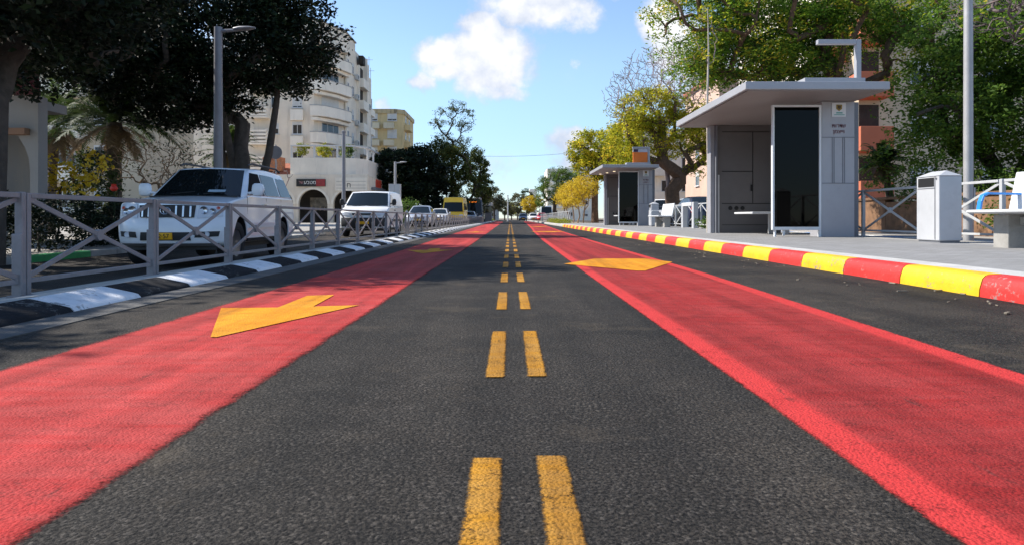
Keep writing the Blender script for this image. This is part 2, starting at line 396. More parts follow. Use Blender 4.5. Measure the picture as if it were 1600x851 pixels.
def centre_lines():
    me = bpy.data.meshes.new('centre_line_markings'); vs = []; fs = []; uv = []
    rnd = random.Random(3)
    for k in range(-1, 52):
        yf = 1.59+1.785*k; yn = yf-.97+rnd.uniform(-.02, .02)
        for x in (-.053, .096):
            w = .0375; dy = .014 if x > 0 else 0
            o = len(vs); a = x-.0075*k*0-w; c = x+w
            vs += [(a, yn+dy, .004), (c, yn+dy, .004), (c, yf+dy, .004), (a, yf+dy, .004)]; fs.append((o, o+1, o+2, o+3))
            uv += [(0, 2*w), (2*w, 0), (2*w, 0), (0, 2*w)]
    me.from_pydata(vs, [], fs); me.materials.append(YEL); l = me.uv_layers.new(name='UVMap')
    for p in me.polygons:
        for li in p.loop_indices: l.data[li].uv = uv[me.loops[li].vertex_index]
    o = bpy.data.objects.new('centre_line_markings', me); COL.objects.link(o); tag(o, kind='structure')
centre_lines()
def arrow(pts, dy=0, dx=0):
    me = bpy.data.meshes.new('lane_arrow'); me.from_pydata([(x+dx, y+dy, .008) for x, y in pts], [], [tuple(range(len(pts)))])
    me.materials.append(YEL2); l = me.uv_layers.new(name='UVMap')
    for d in l.data: d.uv = (1, 1)
    o = bpy.data.objects.new('lane_arrow', me); COL.objects.link(o); tag(o, kind='structure')
AL = [(-1.37, 3.19), (-.965, 4.37), (-1.24, 4.30), (-1.275, 4.95), (-1.455, 4.90), (-1.445, 4.25), (-1.79, 4.23), (-1.40, 3.19)]
arrow(AL); arrow(AL, 7.6); arrow(AL, 23); 
AR = [(1.34, 7.22), (1.43, 7.22), (2.05, 8.62), (1.86, 9.35), (1.16, 9.35), (.65, 8.28)]
arrow(AR); arrow(AR, 19.5, .18); arrow(AR, 36, .5)

# right kerb: red and yellow stones one metre long; left kerb: white and black stones
def kerb(name, prof, y0, y1, step, mats, off=0.0, gap=.011, closed=True):
    b = MB(); y = y0; i = 0
    while y < y1:
        e = min(y+step, y1); n = len(prof)
        vs = [(p[0], y+gap/2, p[1]) for p in prof]+[(p[0], e-gap/2, p[1]) for p in prof]
        fs = [(j, (j+1) % n, (j+1) % n+n, j+n) for j in range(n)]+[tuple(range(n)), tuple(range(2*n-1, n-1, -1))]
        b.add(vs, fs, i % len(mats)); y = e; i += 1
    return struct(b, name, mats, smooth=40, fix=True)
PR = [(3.362, -.05), (3.37, .055), (3.392, .128), (3.415, .150), (3.44, .158), (3.535, .162), (3.535, -.05)]
kerb('right_kerb', PR, -3.1, 43.9, 1.0, [K_YEL, K_RED])
kerb('right_kerb', PR, 44, 150, 1.0, [A_CONC])
PL = [(-2.60, -.05), (-2.602, .008), (-2.622, .030), (-2.65, .038), (-2.86, .082), (-2.885, .082), (-2.885, -.05)]
kerb('left_kerb', PL, .35, 120, .745, [K_BLK, K_WHT])
b = MB(); 
for i, y in enumerate(np.arange(-2, 120, .745*2)): b.box(-2.345, -2.602, y+.003, y+1.487, -.06, .006)
struct(b, 'gutter', A_GUT)
rows = [[(-2.883, y, .078), (-3.3, y, .035), (-3.76, y, -.04), (-3.98, y, -.055)] for y in (-6, 20, 60, 120, 210)]
sheet(rows, A_ISL, 'traffic_island')
kerb('island_kerb', [(-3.975, -.5), (-3.975, -.05), (-4.03, -.058), (-4.05, -.08), (-4.05, -.5)], -5, 120, 1.0, [A_GUT])
# pavement kerb of the side street, green paint near the hedge
b = MB()
for i in range(-2, 60):
    y = i*1.0; z = zl(y); mi = 1 if (13 <= y <= 14 or 10 <= y < 11.5 or 16.5 < y < 18) else (2 if 40 < y < 52 else 0)
    b.box(-9.2, -9.42, y+.003, y+.997, -.5, z+.135, mi)
b.box(-9.19, -8.1, 18.5, 30, -.5, zl(22)+.135)
struct(b, 'side_street_kerb', [A_CONC, K_GRN, K_WHT], bevel=.02)
b = MB(); rd = random.Random(8)
for k in range(70):
    s_ = rd.uniform(.006, .022); x = 3.34-abs(rd.gauss(0, .40)); y = rd.uniform(3.5, 16); a = rd.uniform(0, 6.28); l = s_*rd.choice((1, 1, 2.5, 4))
    b.box(-l/2, l/2, -s_/3, s_/3, .001, .004+s_*.3, 0, Matrix.Translation((x, y, .004)) @ Matrix.Rotation(a, 4, 'Z'))
tag(b.build('debris', mat('dry_debris', (.20, .17, .13), .9, var=.4, vscale=20)), kind='stuff')
# bus platform
sheet([[(3.533, y, .158), (3.80, y, .165)] for y in (-6, 20, 50)], mat('concrete_edge', (.44, .43, .415), .85, var=.15, vscale=3, bump=.3, bscale=60, dirt=.2), 'platform_edge_strip')
sheet([[(3.80, y, .163), (5.0, y, .2), (6.55, y, .2)] for y in (-6, 20, 50)], pavers('paving_platform', (.27, .268, .268), (.21, .208, .208), .2, .1), 'bus_platform')
b = MB(); b.box(6.55, 7.25, -6, 50, -.4, .203); struct(b, 'platform_back_strip', A_CONC)
sheet([[(3.533, y, .12), (7.3, y, .12)] for y in (50, 150)], A_DIRT, 'planting_strip')
sheet([[(7.25, y, .06), (16, y, .06)] for y in (-6, 50, 150)], asphalt('asphalt_pale', .10), 'right_street')
b = MB()
for i in range(0, 26):
    y = -2+i; b.box(8.6, 8.8, y+.003, y+.997, -.2, .14, (0 if i % 2 else 1) if y < 13 else (2 if i % 2 else 1))
struct(b, 'parking_kerb', [K_RED, K_WHT, K_BLU], bevel=.02)
b = MB(); b.box(8.8, 30, -4, 24, -.3, .15); struct(b, 'right_pavement', pavers('paving_right', (.42, .39, .35), (.36, .33, .30), .3, .15))
# ---------------------------------------------------------------- vegetation builders
BARK = mat('bark_grey', (.075, .058, .045), .95, var=.35, vscale=6, bump=.9, bscale=22)
BARK2 = mat('bark_brown', (.115, .068, .042), .95, var=.35, vscale=6, bump=.9, bscale=22)
TWIG = mat('twig_purple', (.25, .19, .18), .9, var=.25, vscale=4)
TWIG3 = mat('twig_dark', (.12, .09, .085), .9, var=.25, vscale=4)
TWIG2 = mat('twig_tan', (.26, .17, .10), .9, var=.25, vscale=4)
L_FICUS = leaf_mat('leaf_ficus', [(.1, (.004, .008, .0035)), (.5, (.008, .016, .006)), (.9, (.020, .036, .010))], .06, .6)  # near-black leaf colour with the crowns' shade put into it
L_DARK = leaf_mat('leaf_dark', [(.1, (.014, .028, .009)), (.5, (.030, .056, .014)), (.9, (.075, .105, .024))], .25)
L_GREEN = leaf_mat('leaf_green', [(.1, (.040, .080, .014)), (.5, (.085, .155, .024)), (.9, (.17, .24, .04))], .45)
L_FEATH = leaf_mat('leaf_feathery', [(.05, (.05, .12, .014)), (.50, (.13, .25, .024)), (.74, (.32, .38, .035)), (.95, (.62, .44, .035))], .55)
L_YELG = leaf_mat('leaf_yellowgreen', [(.05, (.16, .20, .014)), (.42, (.32, .34, .024)), (.78, (.60, .52, .04)), (.95, (.74, .48, .04))], .58)
L_LIME = leaf_mat('leaf_lime', [(.1, (.13, .16, .015)), (.5, (.24, .27, .025)), (.9, (.38, .38, .05))], .45)
L_YEL = leaf_mat('leaf_yellow', [(.1, (.62, .42, .02)), (.5, (.80, .58, .04)), (.9, (.90, .72, .12))], .45)
L_ORANGE = leaf_mat('leaf_orange', [(.1, (.36, .27, .025)), (.5, (.62, .45, .035)), (.9, (.74, .56, .06))], .5)
L_OLIVE = leaf_mat('leaf_olive', [(.1, (.06, .062, .030)), (.5, (.11, .11, .05)), (.9, (.17, .15, .08))], .3)
L_PALM = leaf_mat('leaf_palm', [(.1, (.018, .040, .008)), (.5, (.040, .075, .014)), (.9, (.085, .115, .026))], .3, .6)
L_PALMDRY = leaf_mat('leaf_palm_dry', [(.1, (.12, .08, .04)), (.9, (.22, .15, .08))], .3)

def leaves_object(name, pos, tint, size, m, rng, parent, aspect=.5, droop=0.0, nrm_up=.35):
    """one mesh of many small folded leaves: pos (N,3)"""
    n = len(pos); pos = np.asarray(pos, dtype=np.float64)
    d = rng.normal(size=(n, 3)); d[:, 2] = d[:, 2]*.6-droop; d /= np.linalg.norm(d, axis=1, keepdims=True)
    q = rng.normal(size=(n, 3)); q[:, 2] += nrm_up*2; q -= (q*d).sum(1, keepdims=True)*d; q /= np.linalg.norm(q, axis=1, keepdims=True)
    s = np.cross(d, q); L = size*rng.uniform(.65, 1.35, size=(n, 1)); W = L*aspect
    a = pos-d*L*.5; c = pos+d*L*.5; l = pos+s*W*.5+q*L*.10-d*L*.05; r = pos-s*W*.5+q*L*.10-d*L*.05
    V = np.stack([a, r, c, l], 1).reshape(-1, 3)
    me = bpy.data.meshes.new(name); me.vertices.add(4*n); me.vertices.foreach_set('co', V.ravel().astype(np.float32))
    me.loops.add(4*n); me.loops.foreach_set('vertex_index', np.arange(4*n, dtype=np.int32))
    me.polygons.add(n); me.polygons.foreach_set('loop_start', np.arange(0, 4*n, 4, dtype=np.int32)); 
    me.update(calc_edges=True); me.materials.append(m)
    at_ = me.attributes.new('tint', 'FLOAT', 'FACE'); at_.data.foreach_set('value', np.asarray(tint, dtype=np.float32))
    o = bpy.data.objects.new(name, me); COL.objects.link(o); o.parent = parent
    return o

def crown_clumps(ells, n, rng, shell=.55, gap=0.0):
    """clump centres spread through ellipsoids (cx,cy,cz,rx,ry,rz[,weight]), denser to the outside"""
    w = np.array([(e[6] if len(e) > 6 else e[3]*e[4]*e[5]) for e in ells]); w = w/w.sum(); out = []
    ks = rng.choice(len(ells), size=n, p=w)
    for k in ks:
        e = ells[k]; d = rng.normal(size=3); d /= np.linalg.norm(d); r = (rng.uniform(0, 1)**(1/3.))*(1-shell)+shell*rng.uniform(.72, 1.06)
        out.append((e[0]+d[0]*r*e[3], e[1]+d[1]*r*e[4], e[2]+d[2]*r*e[5]))
    return np.array(out)
def fill_leaves(cl, per, rad, rng, flat=.7):
    n = len(cl); t = np.repeat(rng.uniform(0, 1, size=n), per); rr = np.repeat(rng.uniform(.6, 1.35, size=n)*rad, per)
    off = rng.normal(size=(n*per, 3)); off /= np.maximum(np.linalg.norm(off, axis=1, keepdims=True), 1e-6)
    off *= (rng.uniform(0, 1, size=(n*per, 1))**.5)*rr[:, None]; off[:, 2] *= flat
    return np.repeat(cl, per, axis=0)+off, np.clip(t+rng.normal(size=n*per)*.10, 0, 1)

def limbs(base, fork, tips, r0, rng, rmin=.012, kink=.12, sag=0.0, nseg=3, curl=.14):
    """branching skeleton: every tip grows from the nearest limb node; thickness by the number of tips carried"""
    base = np.array(base, float); fork = np.array(fork, float)
    nodes = [base, base*.5+fork*.5+rng.normal(size=3)*kink*.3, fork]; par = [-1, 0, 1]
    tips = np.array(tips); order = np.argsort(np.linalg.norm(tips-fork, axis=1)); ends = []
    for i in order:
        t = tips[i]; A = np.array(nodes[2:]); dist = np.linalg.norm(A-t, axis=1)+.35*np.linalg.norm(A-fork, axis=1)*0
        up = np.linalg.norm(A-fork, axis=1); score = dist+.25*up
        j = int(np.argmin(score))+2; p = nodes[j]; L = np.linalg.norm(t-p)
        pj = par[j]; v0 = (nodes[j]-nodes[pj]) if pj >= 0 else np.array([0, 0, 1.]); v0 = v0/max(np.linalg.norm(v0), 1e-6)
        prev = j
        for s in range(1, nseg+1):
            f = s/nseg; q = p+(t-p)*f+v0*L*curl*math.sin(math.pi*f)*(1-f)+(rng.normal(size=3)*kink*L*.35 if s < nseg else 0); q = np.array(q); q[2] -= sag*L*f*f
            nodes.append(q); par.append(prev); prev = len(nodes)-1
        ends.append(prev)
    load = np.zeros(len(nodes))
    for e in ends:
        while e >= 0: load[e] += 1; e = par[e]
    tot = max(1, load[0]); rad = np.maximum(rmin, r0*(load/tot)**.46)
    rad[0] = r0*1.25
    return nodes, par, rad
def limb_mesh(name, sk, m, parent, n=6, big=.05):
    nodes, par, rad = sk; b = MB(); kids = {}
    for i, p in enumerate(par):
        if p >= 0: kids.setdefault(p, []).append(i)
    done = set(); starts = [(0, None)]
    while starts:
        s, frm = starts.pop(); chain = [frm, s] if frm is not None else [s]; cur = s
        while cur in kids:
            ks = sorted(kids[cur], key=lambda k: -rad[k])
            for k in ks[1:]: starts.append((k, cur))
            chain.append(ks[0]); cur = ks[0]
        rs = [rad[c] for c in chain]
        if frm is not None: rs[0] = min(rad[frm], rad[s]*1.15)
        if len(chain) > 1: b.tube([nodes[c] for c in chain], rs, n if max(rs) > big else 4, cap=False)
    return b.build(name, m, parent, smooth=60, fix=False)

def tree(name, label, cat, base, fork, ells, r0, leafm, bark, n, per, rad, size, seed, shell=.55, aspect=.5, group=None, tips=None, flat=.7, droop=0.0, extra=None, kink=.12, rmin=.012, bare=0.0):
    rng = np.random.default_rng(seed); root = thing(name, label, cat, base, group=group); b0 = np.array(base)
    ells = [(e[0]-base[0], e[1]-base[1], e[2]-base[2], *e[3:]) for e in ells]; fk = np.array(fork)-b0
    cl = crown_clumps(ells, n, rng, shell)
    tp = cl[rng.choice(len(cl), size=min(len(cl), tips or 60), replace=False)]
    limb_mesh('trunk', limbs((0, 0, -.3), fk, tp, r0, rng, rmin, kink), bark, root)
    P, t = fill_leaves(cl, per, rad, rng, flat)
    leaves_object('crown', P, t, size, leafm, rng, root, aspect, droop)
    if extra:
        for (nm, e2, lm, n2, per2, rad2, size2) in extra:
            e2 = [(e[0]-base[0], e[1]-base[1], e[2]-base[2], *e[3:]) for e in e2]
            P, t = fill_leaves(crown_clumps(e2, n2, rng, shell), per2, rad2, rng, flat); leaves_object(nm, P, t, size2, lm, rng, root, aspect, droop)
    return root
def bare_crown(name, root, base, fork, ells, n, r0, m, seed, rmin=.008, kink=.2, shell=.4, curl=.10):
    rng = np.random.default_rng(seed); o = np.array(base)
    ells = [(e[0]-o[0], e[1]-o[1], e[2]-o[2], *e[3:]) for e in ells]
    cl = crown_clumps(ells, n, rng, shell)
    return limb_mesh(name, limbs(np.array(base)-o, np.array(fork)-o, cl, r0, rng, rmin, kink, curl=curl), m, root)
def bush(name, label, cat, base, ells, leafm, n, per, rad, size, seed, group=None, stem=.03, bark=None, ntip=14, shell=.6, aspect=.5, flat=.8):
    rng = np.random.default_rng(seed); root = thing(name, label, cat, base, group=group)
    ells = [(e[0]-base[0], e[1]-base[1], e[2]-base[2], *e[3:]) for e in ells]
    cl = crown_clumps(ells, n, rng, shell); P, t = fill_leaves(cl, per, rad, rng, flat)
    leaves_object('foliage', P, t, size, leafm, rng, root, aspect)
    tp = cl[rng.choice(len(cl), size=min(len(cl), ntip), replace=False)]
    limb_mesh('stem', limbs((0, 0, 0), (0, 0, .25), tp, stem, rng, .008), bark or BARK, root)
    return root
def palm(name, label, base, h, r, nf, fl, seed, lean=(0, 0)):
    rng = np.random.default_rng(seed); root = thing(name, label, 'palm', base, group='date palms behind the hedge')
    b = MB(); pts = []; rs = []
    for i in range(13):
        f = i/12; pts.append((lean[0]*f*f, lean[1]*f*f, -.3+(h+.3)*f)); rs.append(r*(1.0+.10*(i % 2)+.25*(1-f)**3)*(1.12 if i > 10 else 1))
    b.tube(pts, rs, 12); b.build('trunk', BARK, root, smooth=30)
    top = Vector(pts[-1])
    for dry in (0, 1):
        vs = []; fs = []; tint = []
        k = nf if not dry else nf//6
        for q in range(k):
            az = 2*math.pi*rng.uniform(); el = rng.uniform(-.15, 1.35) if not dry else rng.uniform(-1.1, -.35); L = fl*rng.uniform(.8, 1.1)*(1 if not dry else .75); tn = rng.uniform()
            p = top.copy(); prev = p; dirv = Vector((math.cos(az)*math.cos(el), math.sin(az)*math.cos(el), math.sin(el)))
            S = 22
            for s in range(S):
                f = s/S; d = (dirv+Vector((0, 0, -1.35*f*f))).normalized(); nx = p+d*L/S
                side = d.cross(Vector((0, 0, 1))); 
                if side.length < .05: side = Vector((1, 0, 0))
                side.normalize(); up = side.cross(d)
                o = len(vs); w = .018*(1-f)+.004; vs += [tuple(p-side*w), tuple(p+side*w), tuple(nx+side*w*.9), tuple(nx-side*w*.9)]; fs.append((o, o+1, o+2, o+3)); tint.append(tn)
                if s > 2:
                    ll = .34*fl/2.2*math.sin(math.pi*min(1, .12+f*.95))**.6
                    for sg in (-1, 1):
                        for h2 in (0, .5):
                            q0 = p+(nx-p)*h2; e = q0+side*sg*ll*.75+d*ll*.62+up*ll*(.18-.45*rng.uniform()); a = d*.030
                            o = len(vs); vs += [tuple(q0-a), tuple(q0+a), tuple(e)]; fs.append((o, o+1, o+2)); tint.append(tn)
                p = nx
        me = bpy.data.meshes.new('crown'); me.from_pydata(vs, [], fs); me.materials.append(L_PALMDRY if dry else L_PALM)
        a_ = me.attributes.new('tint', 'FLOAT', 'FACE'); a_.data.foreach_set('value', np.array(tint, dtype=np.float32))
        o = bpy.data.objects.new('dry_fronds' if dry else 'crown', me); COL.objects.link(o); o.parent = root
    return root
# ---------------------------------------------------------------- street furniture
M_FENCE = mat('fence_paint_warm_grey', (.25, .225, .23), .5, var=.12, vscale=8, bump=.06, bscale=60, dirt=.18)
M_FENCE2 = mat('fence_paint_pale', (.42, .43, .44), .5, var=.08, vscale=8, dirt=.12)
M_SHELL = mat('shelter_metal', (.35, .35, .375), .45, metal=.15, var=.06, vscale=2, dirt=.08)
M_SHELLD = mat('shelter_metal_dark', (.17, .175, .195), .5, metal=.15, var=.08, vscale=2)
M_SHELLW = mat('shelter_trim', (.68, .69, .70), .4, var=.05, dirt=.06)
M_CEIL = mat('shelter_ceiling', (.27, .235, .225), .6, var=.06, vscale=1.5)
M_SHELLR = mat('shelter_roof_metal', (.35, .355, .38), .4, metal=.1, var=.05, vscale=2, dirt=.06)
M_CAB = mat('shelter_cabinet', (.145, .135, .132), .5, var=.07, vscale=2, dirt=.10)
M_BLACK = mat('black_plastic', (.012, .012, .013), .5, var=0)
M_BIN = mat('bin_metal', (.46, .47, .49), .45, metal=.1, var=.06, vscale=3, dirt=.08)
M_BENCH = mat('bench_white', (.58, .59, .60), .45, var=.05, vscale=3, dirt=.08)
M_BENCHC = mat('bench_leg_concrete', (.30, .29, .27), .8, var=.12, vscale=6, bump=.2, dirt=.2)
M_BLUE = mat('blue_band', (.02, .22, .62), .4, var=.08)
M_POLE = mat('pole_galvanised', (.36, .355, .36), .5, metal=.25, var=.12, vscale=4, dirt=.1)
M_POLED = mat('pole_grey', (.22, .215, .23), .5, metal=.2, var=.12, vscale=4, dirt=.1)
M_POLEW = mat('pole_pale', (.58, .58, .58), .6, var=.2, vscale=5, dirt=.3)
M_DGLASS = clear_glass('shelter_dark_glass', (.025, .028, .028))

def x_fence(name, label, x, z, y0, n, pitch, h, m, group, post_m=None, thin=1.0, double=True):
    root = thing(name, label, 'fence', (x, y0, z), group=group)
    pb = MB(); w = .024*thin
    if double:
        pb.box(-.030, .030, -.052, -.006, -.25, h); pb.box(-.030, .030, .006, .052, -.25, h-.006)
        pb.box(-.038, .038, -.074, -.052, -.25, h*.60); pb.box(-.070, .070, -.085, .085, -.01, .012)
    else:
        pb.box(-.03, .03, -.03, .03, -.25, h); pb.box(-.06, .06, -.06, .06, -.01, .012)
    p0 = pb.build('post', m, root, bevel=.006)
    for i in range(1, n+1):
        c = p0.copy(); COL.objects.link(c); c.parent = root; c.location = (0, i*pitch, 0)
    b = MB(); a = .06; e = pitch-.06
    b.box(-w, w, a, e, h-.045, h-.005); b.box(-w*.8, w*.8, a, e, .10, .135)
    def bar(za, zb, off):
        L = math.hypot(e-a, zb-za); an = math.atan2(zb-za, e-a)
        Mx = Matrix.Translation((off, a, za)) @ Matrix.Rotation(an, 4, 'X')
        b.box(-.008*thin, .008*thin, 0, L, -.021*thin, .021*thin, 0, Mx)
    bar(.145, h-.055, -.010*thin); bar(h-.055, .145, .010*thin)
    cm = (.145+h-.055)/2
    b.lathe([(.0, -.022), (.052, -.022), (.052, .022), (.0, .022)], 16, 0, Matrix.Translation((0, (a+e)/2, cm)) @ Matrix.Rotation(R(90), 4, 'Y'))
    q0 = b.build('cross_panel', m, root, bevel=.004)
    for i in range(1, n):
        c = q0.copy(); COL.objects.link(c); c.parent = root; c.location = (0, i*pitch, 0)
    return root
x_fence('street_fence', 'grey cross-braced fence on the island in front of the white off-roader and white van', -3.76, -.04, 3.34, 11, 1.932, .80, M_FENCE, 'cross-braced street fences')
x_fence('street_fence', 'grey cross-braced fence running on past the silver hatchback and yellow van', -3.80, -.045, 25.55, 38, 1.932, .80, M_FENCE, 'cross-braced street fences')
x_fence('street_fence', 'pale cross-braced fence along the back of the bus platform', 7.06, .2, 4.0, 17, 1.93, .92, M_FENCE2, 'cross-braced street fences', double=False)
x_fence('street_fence', 'pale fence beyond the farther shelter beneath the golden-leaved shrubs', 4.6, .12, 52, 26, 1.93, 1.0, M_FENCE2, 'cross-braced street fences', double=False)

def shelter(y, label, sign):
    r = thing('bus_shelter', label, 'bus shelter', (5.55, y, .2), group='bus shelters on the platform')
    b = MB(); b.box(-1.41, 1.13, 0, 5.0, 2.62, 2.76); o = b.build('roof', M_SHELLR, r, bevel=.012)
    b = MB(); b.box(-1.35, 1.07, .06, 4.94, 2.600, 2.6185); b.build('ceiling', M_CEIL, o)
    # column facing the traffic
    b = MB(); b.box(.43, 1.06, 1.1, 1.62, -.05, 2.599); c = b.build('column', M_SHELL, r, bevel=.012)
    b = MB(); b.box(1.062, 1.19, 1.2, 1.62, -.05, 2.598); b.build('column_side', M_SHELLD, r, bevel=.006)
    b = MB()
    b.box(.434, 1.056, 1.092, 1.099, 1.90, 1.914); b.box(.434, 1.056, 1.092, 1.099, 1.02, 1.034)
    for x in (.63, .665, .83, .865): b.box(x-.006, x+.006, 1.092, 1.099, 1.034, 1.90)
    b.build('panel_seams', M_SHELLD, c)
    b = MB(); b.box(.62, .885, 1.086, 1.0985, 2.30, 2.565); e = b.build('emblem_plate', mat('plate_white', (.66, .67, .70), .4, var=.03), c)
    b = MB(); b.prism([(.70, 2.53), (.81, 2.53), (.81, 2.45), (.755, 2.405), (.70, 2.45)], 1, 1.080, 1.0855)
    b.build('shield', mat('emblem_gold', (.30, .20, .04), .5, var=.3, vscale=40), e)
    b = MB(); b.prism([(.727, 2.51), (.783, 2.51), (.783, 2.465), (.755, 2.438), (.727, 2.465)], 1, 1.076, 1.0795)
    b.build('shield_centre', mat('emblem_brown', (.07, .045, .02), .5, var=.3, vscale=40), e)
    b = MB(); b.box(.70, .82, 1.082, 1.0855, 2.362, 2.384); b.box(.66, .86, 1.082, 1.0855, 2.330, 2.343); b.build('emblem_band', mat('emblem_teal', (.04, .30, .26), .5, var=.1), e)
    tm = mat('sign_text_brown', (.16, .05, .06), .5, var=0)
    text_mesh('stop_name', 'תורדש', .10, tm, c, (.755, 1.092, 2.125), (R(90), 0, 0)); text_mesh('stop_name', 'ןמצייו', .10, tm, c, (.755, 1.092, 2.015), (R(90), 0, 0))
    # glazed screen beside the column
    b = MB(); b.box(-.515, -.475, 1.10, 1.18, .13, 2.53); b.box(.385, .426, 1.10, 1.18, -.03, 2.53); b.box(-.475, .385, 1.10, 1.18, 2.49, 2.53); b.box(-.475, .385, 1.09, 1.19, .13, .19)
    b.box(-.47, -.435, 1.12, 1.18, -.02, .13); b.box(-.30, -.27, 1.12, 1.18, .02, .13)
    g = b.build('screen_frame', M_SHELLW, r, bevel=.006)
    b = MB(); b.box(-.474, .384, 1.13, 1.145, .191, 2.489); b.build('screen_glass', M_DGLASS, g)
    # cabinet wall at the far end
    b = MB(); b.box(-.55, 1.0, 4.5, 4.80, -.05, 2.598); c2 = b.build('cabinet', M_CAB, r, bevel=.01)
    b = MB(); b.box(-.60, -.552, 4.42, 4.80, -.05, 2.599); b.box(-.70, -.602, 4.52, 4.80, -.05, 2.599, 1); b.build('corner_post', [M_SHELLD, M_SHELL], r, bevel=.006)
    b = MB(); b.box(-.535, -.50, 4.47, 4.498, -.02, 1.40); b.build('edge_strip', M_SHELLW, r)
    s = MB(); X = lambda px: (px-CX)/64.67-5.55; Z = lambda py: (CY-py)/64.67+.36
    def seam(x0, x1, z0, z1): s.box(x0, x1, 4.492, 4.499, z0, z1)
    seam(X(1176)-.008, X(1176)+.008, Z(318), Z(207)); seam(X(1128), X(1176), Z(269), Z(269)+.018); seam(X(1128), .99, Z(319), Z(319)+.018)
    seam(X(1128), .99, Z(352), Z(352)+.012); seam(X(1128), .99, Z(207), Z(207)+.014); s.build('panel_seams', M_BLACK, c2)
    b = MB(); b.box(X(1172.5), X(1175), 4.48, 4.4915, Z(299), Z(289)); b.build('handle', M_BLACK, c2)
    for px in (1141, 1150.5, 1160):
        b = MB(); b.lathe([(0, 0), (.05, 0), (.05, .012), (0, .012)], 16, 0, Matrix.Translation((X(px), 4.498, Z(325.5))) @ Matrix.Rotation(R(90), 4, 'X')); b.build('vent', M_BLACK, c2)
    b = MB(); b.box(-.30, .60, 2.8, 4.0, .45, .495); b.box(.45, .55, 2.9, 3.0, -.03, .45); b.box(.45, .55, 3.8, 3.9, -.03, .45); b.build('seat', M_BENCH, r, bevel=.01)
    b = MB(); b.box(.96, 1.0, 1.63, 4.498, .10, 2.597); b.build('back_panel', M_SHELLD, r)
    # sign frame standing on the roof
    b = MB(); b.box(-.30, .78, .16, .60, 2.762, 2.86); b.box(.69, .78, .30, .40, 2.86, 3.58); b.box(.0, .69, .30, .40, 3.495, 3.58)
    b.build('sign_frame', M_SHELLR, r, bevel=.008)
    if sign:
        b = MB(); b.box(.02, .672, .31, .41, 2.865, 3.34); b.build('sign_panel', mat('sign_orange', (.72, .17, .02), .5, var=.05), r, bevel=.006)
        b = MB(); b.box(.02, .672, .31, .41, 3.343, 3.477); b.build('sign_header', mat('sign_grey', (.45, .45, .50), .5, var=.05), r)
        b = MB(); b.box(.03, .24, .302, .3095, 3.35, 3.47); b.build('route_badge', mat('badge_navy', (.03, .02, .06), .5, var=0), r)
        for k, (x, y2) in enumerate([(-.95, 4.2), (-.75, 3.2), (-.55, 2.2)]):
            b = MB(); b.lathe([(0, 0), (.06, 0), (.06, .012), (0, .012)], 14, 0, Matrix.Translation((x, y2, 2.587))); b.build('downlight', emit('downlight_glow', (1, .8, .5), 1.2), o)
    return r
shelter(12.0, 'grey bus shelter with an empty sign frame on its roof, nearer of the two', False)
shelter(30.6, 'smaller-looking farther bus shelter with an orange sign on its roof', True)

def bin_(loc, label):
    r = thing('litter_bin', label, 'bin', loc, group='metal litter bins on the platform')
    b = MB(); b.box(0, .33, 0, .55, .03, .97); b.build('body', M_BIN, r, bevel=.012)
    b = MB(); b.box(.02, .31, .02, .53, -.02, .03); b.build('plinth', M_SHELLD, r)
    b = MB(); vs = [(-.012, -.012, .972), (.342, -.012, .972), (.342, .562, .972), (-.012, .562, .972), (.165, .10, 1.055), (.165, .45, 1.055)]
    b.add(vs, [(0, 3, 2, 1), (0, 1, 4), (1, 2, 5, 4), (2, 3, 5), (3, 0, 4, 5)]); b.build('lid', M_BIN, r, bevel=.006)
    b = MB(); b.box(-.006, -.001, .12, .50, .82, .95); b.build('slot', M_BLACK, r)
    b = MB(); b.box(-.008, -.001, .09, .098, .05, .97); b.box(-.008, -.001, .10, .52, .795, .802); b.box(-.01, -.001, .05, .075, .92, .945); b.build('door_seams', M_SHELLD, r)
    return r
b1 = bin_((6.19, 9.85, .2), 'pale grey peaked litter bin between the nearer shelter and the white bench')
dup(b1, (6.12, 29.6, .2), label='pale grey litter bin in front of the farther shelter')

def bench(loc, label, arm):
    r = thing('bench', label, 'bench', loc, group='white benches on the platform')
    L = 1.95
    b = MB(); b.prism([(0, .430), (.03, .418), (.60, .405), (.60, .452), (.03, .462), (.0, .452)], 1, 0, L); b.build('seat', M_BENCH, r, bevel=.008)
    b = MB(); b.prism([(.53, .453), (.575, .453), (.665, .93), (.63, .935)], 1, 0, L); b.build('backrest', M_BENCH, r, bevel=.01)
    for y in (.10, L-.36):
        b = MB(); b.box(.27, .50, y, y+.26, -.02, .404); b.build('leg', M_BENCHC, r, bevel=.012)
    b = MB(); b.box(.40, .45, .37, L-.37, .28, .37); b.build('rail', M_BENCHC, r)
    for y in (.44, L-.44):
        b = MB(); b.box(.52, .555, y-.018, y+.018, -.02, .404); b.build('strut', M_BENCH, r)
    b = MB(); pts = [(.07, L*.93, .458), (.085, L*.93, .56), (.115, L*.93, .635), (.18, L*.93, .665), (.62, L*.93, .655)]
    for p, q in zip(pts, pts[1:]):
        d = Vector(q)-Vector(p); an = math.atan2(d.z, d.x); b.box(-.004, d.length+.006, -.035, .035, -.012, .012, 0, Matrix.Translation(p) @ Matrix.Rotation(-an, 4, 'Y'))
    b.build('armrest', arm, r, bevel=.004)
    return r
bench((5.72, 6.62, .2), 'white bench with a blue armrest, right of the litter bin beside the lamp post', M_BLUE)
bench((5.72, 26.4, .2), 'white bench with a white armrest between the two bus shelters', M_BENCH)

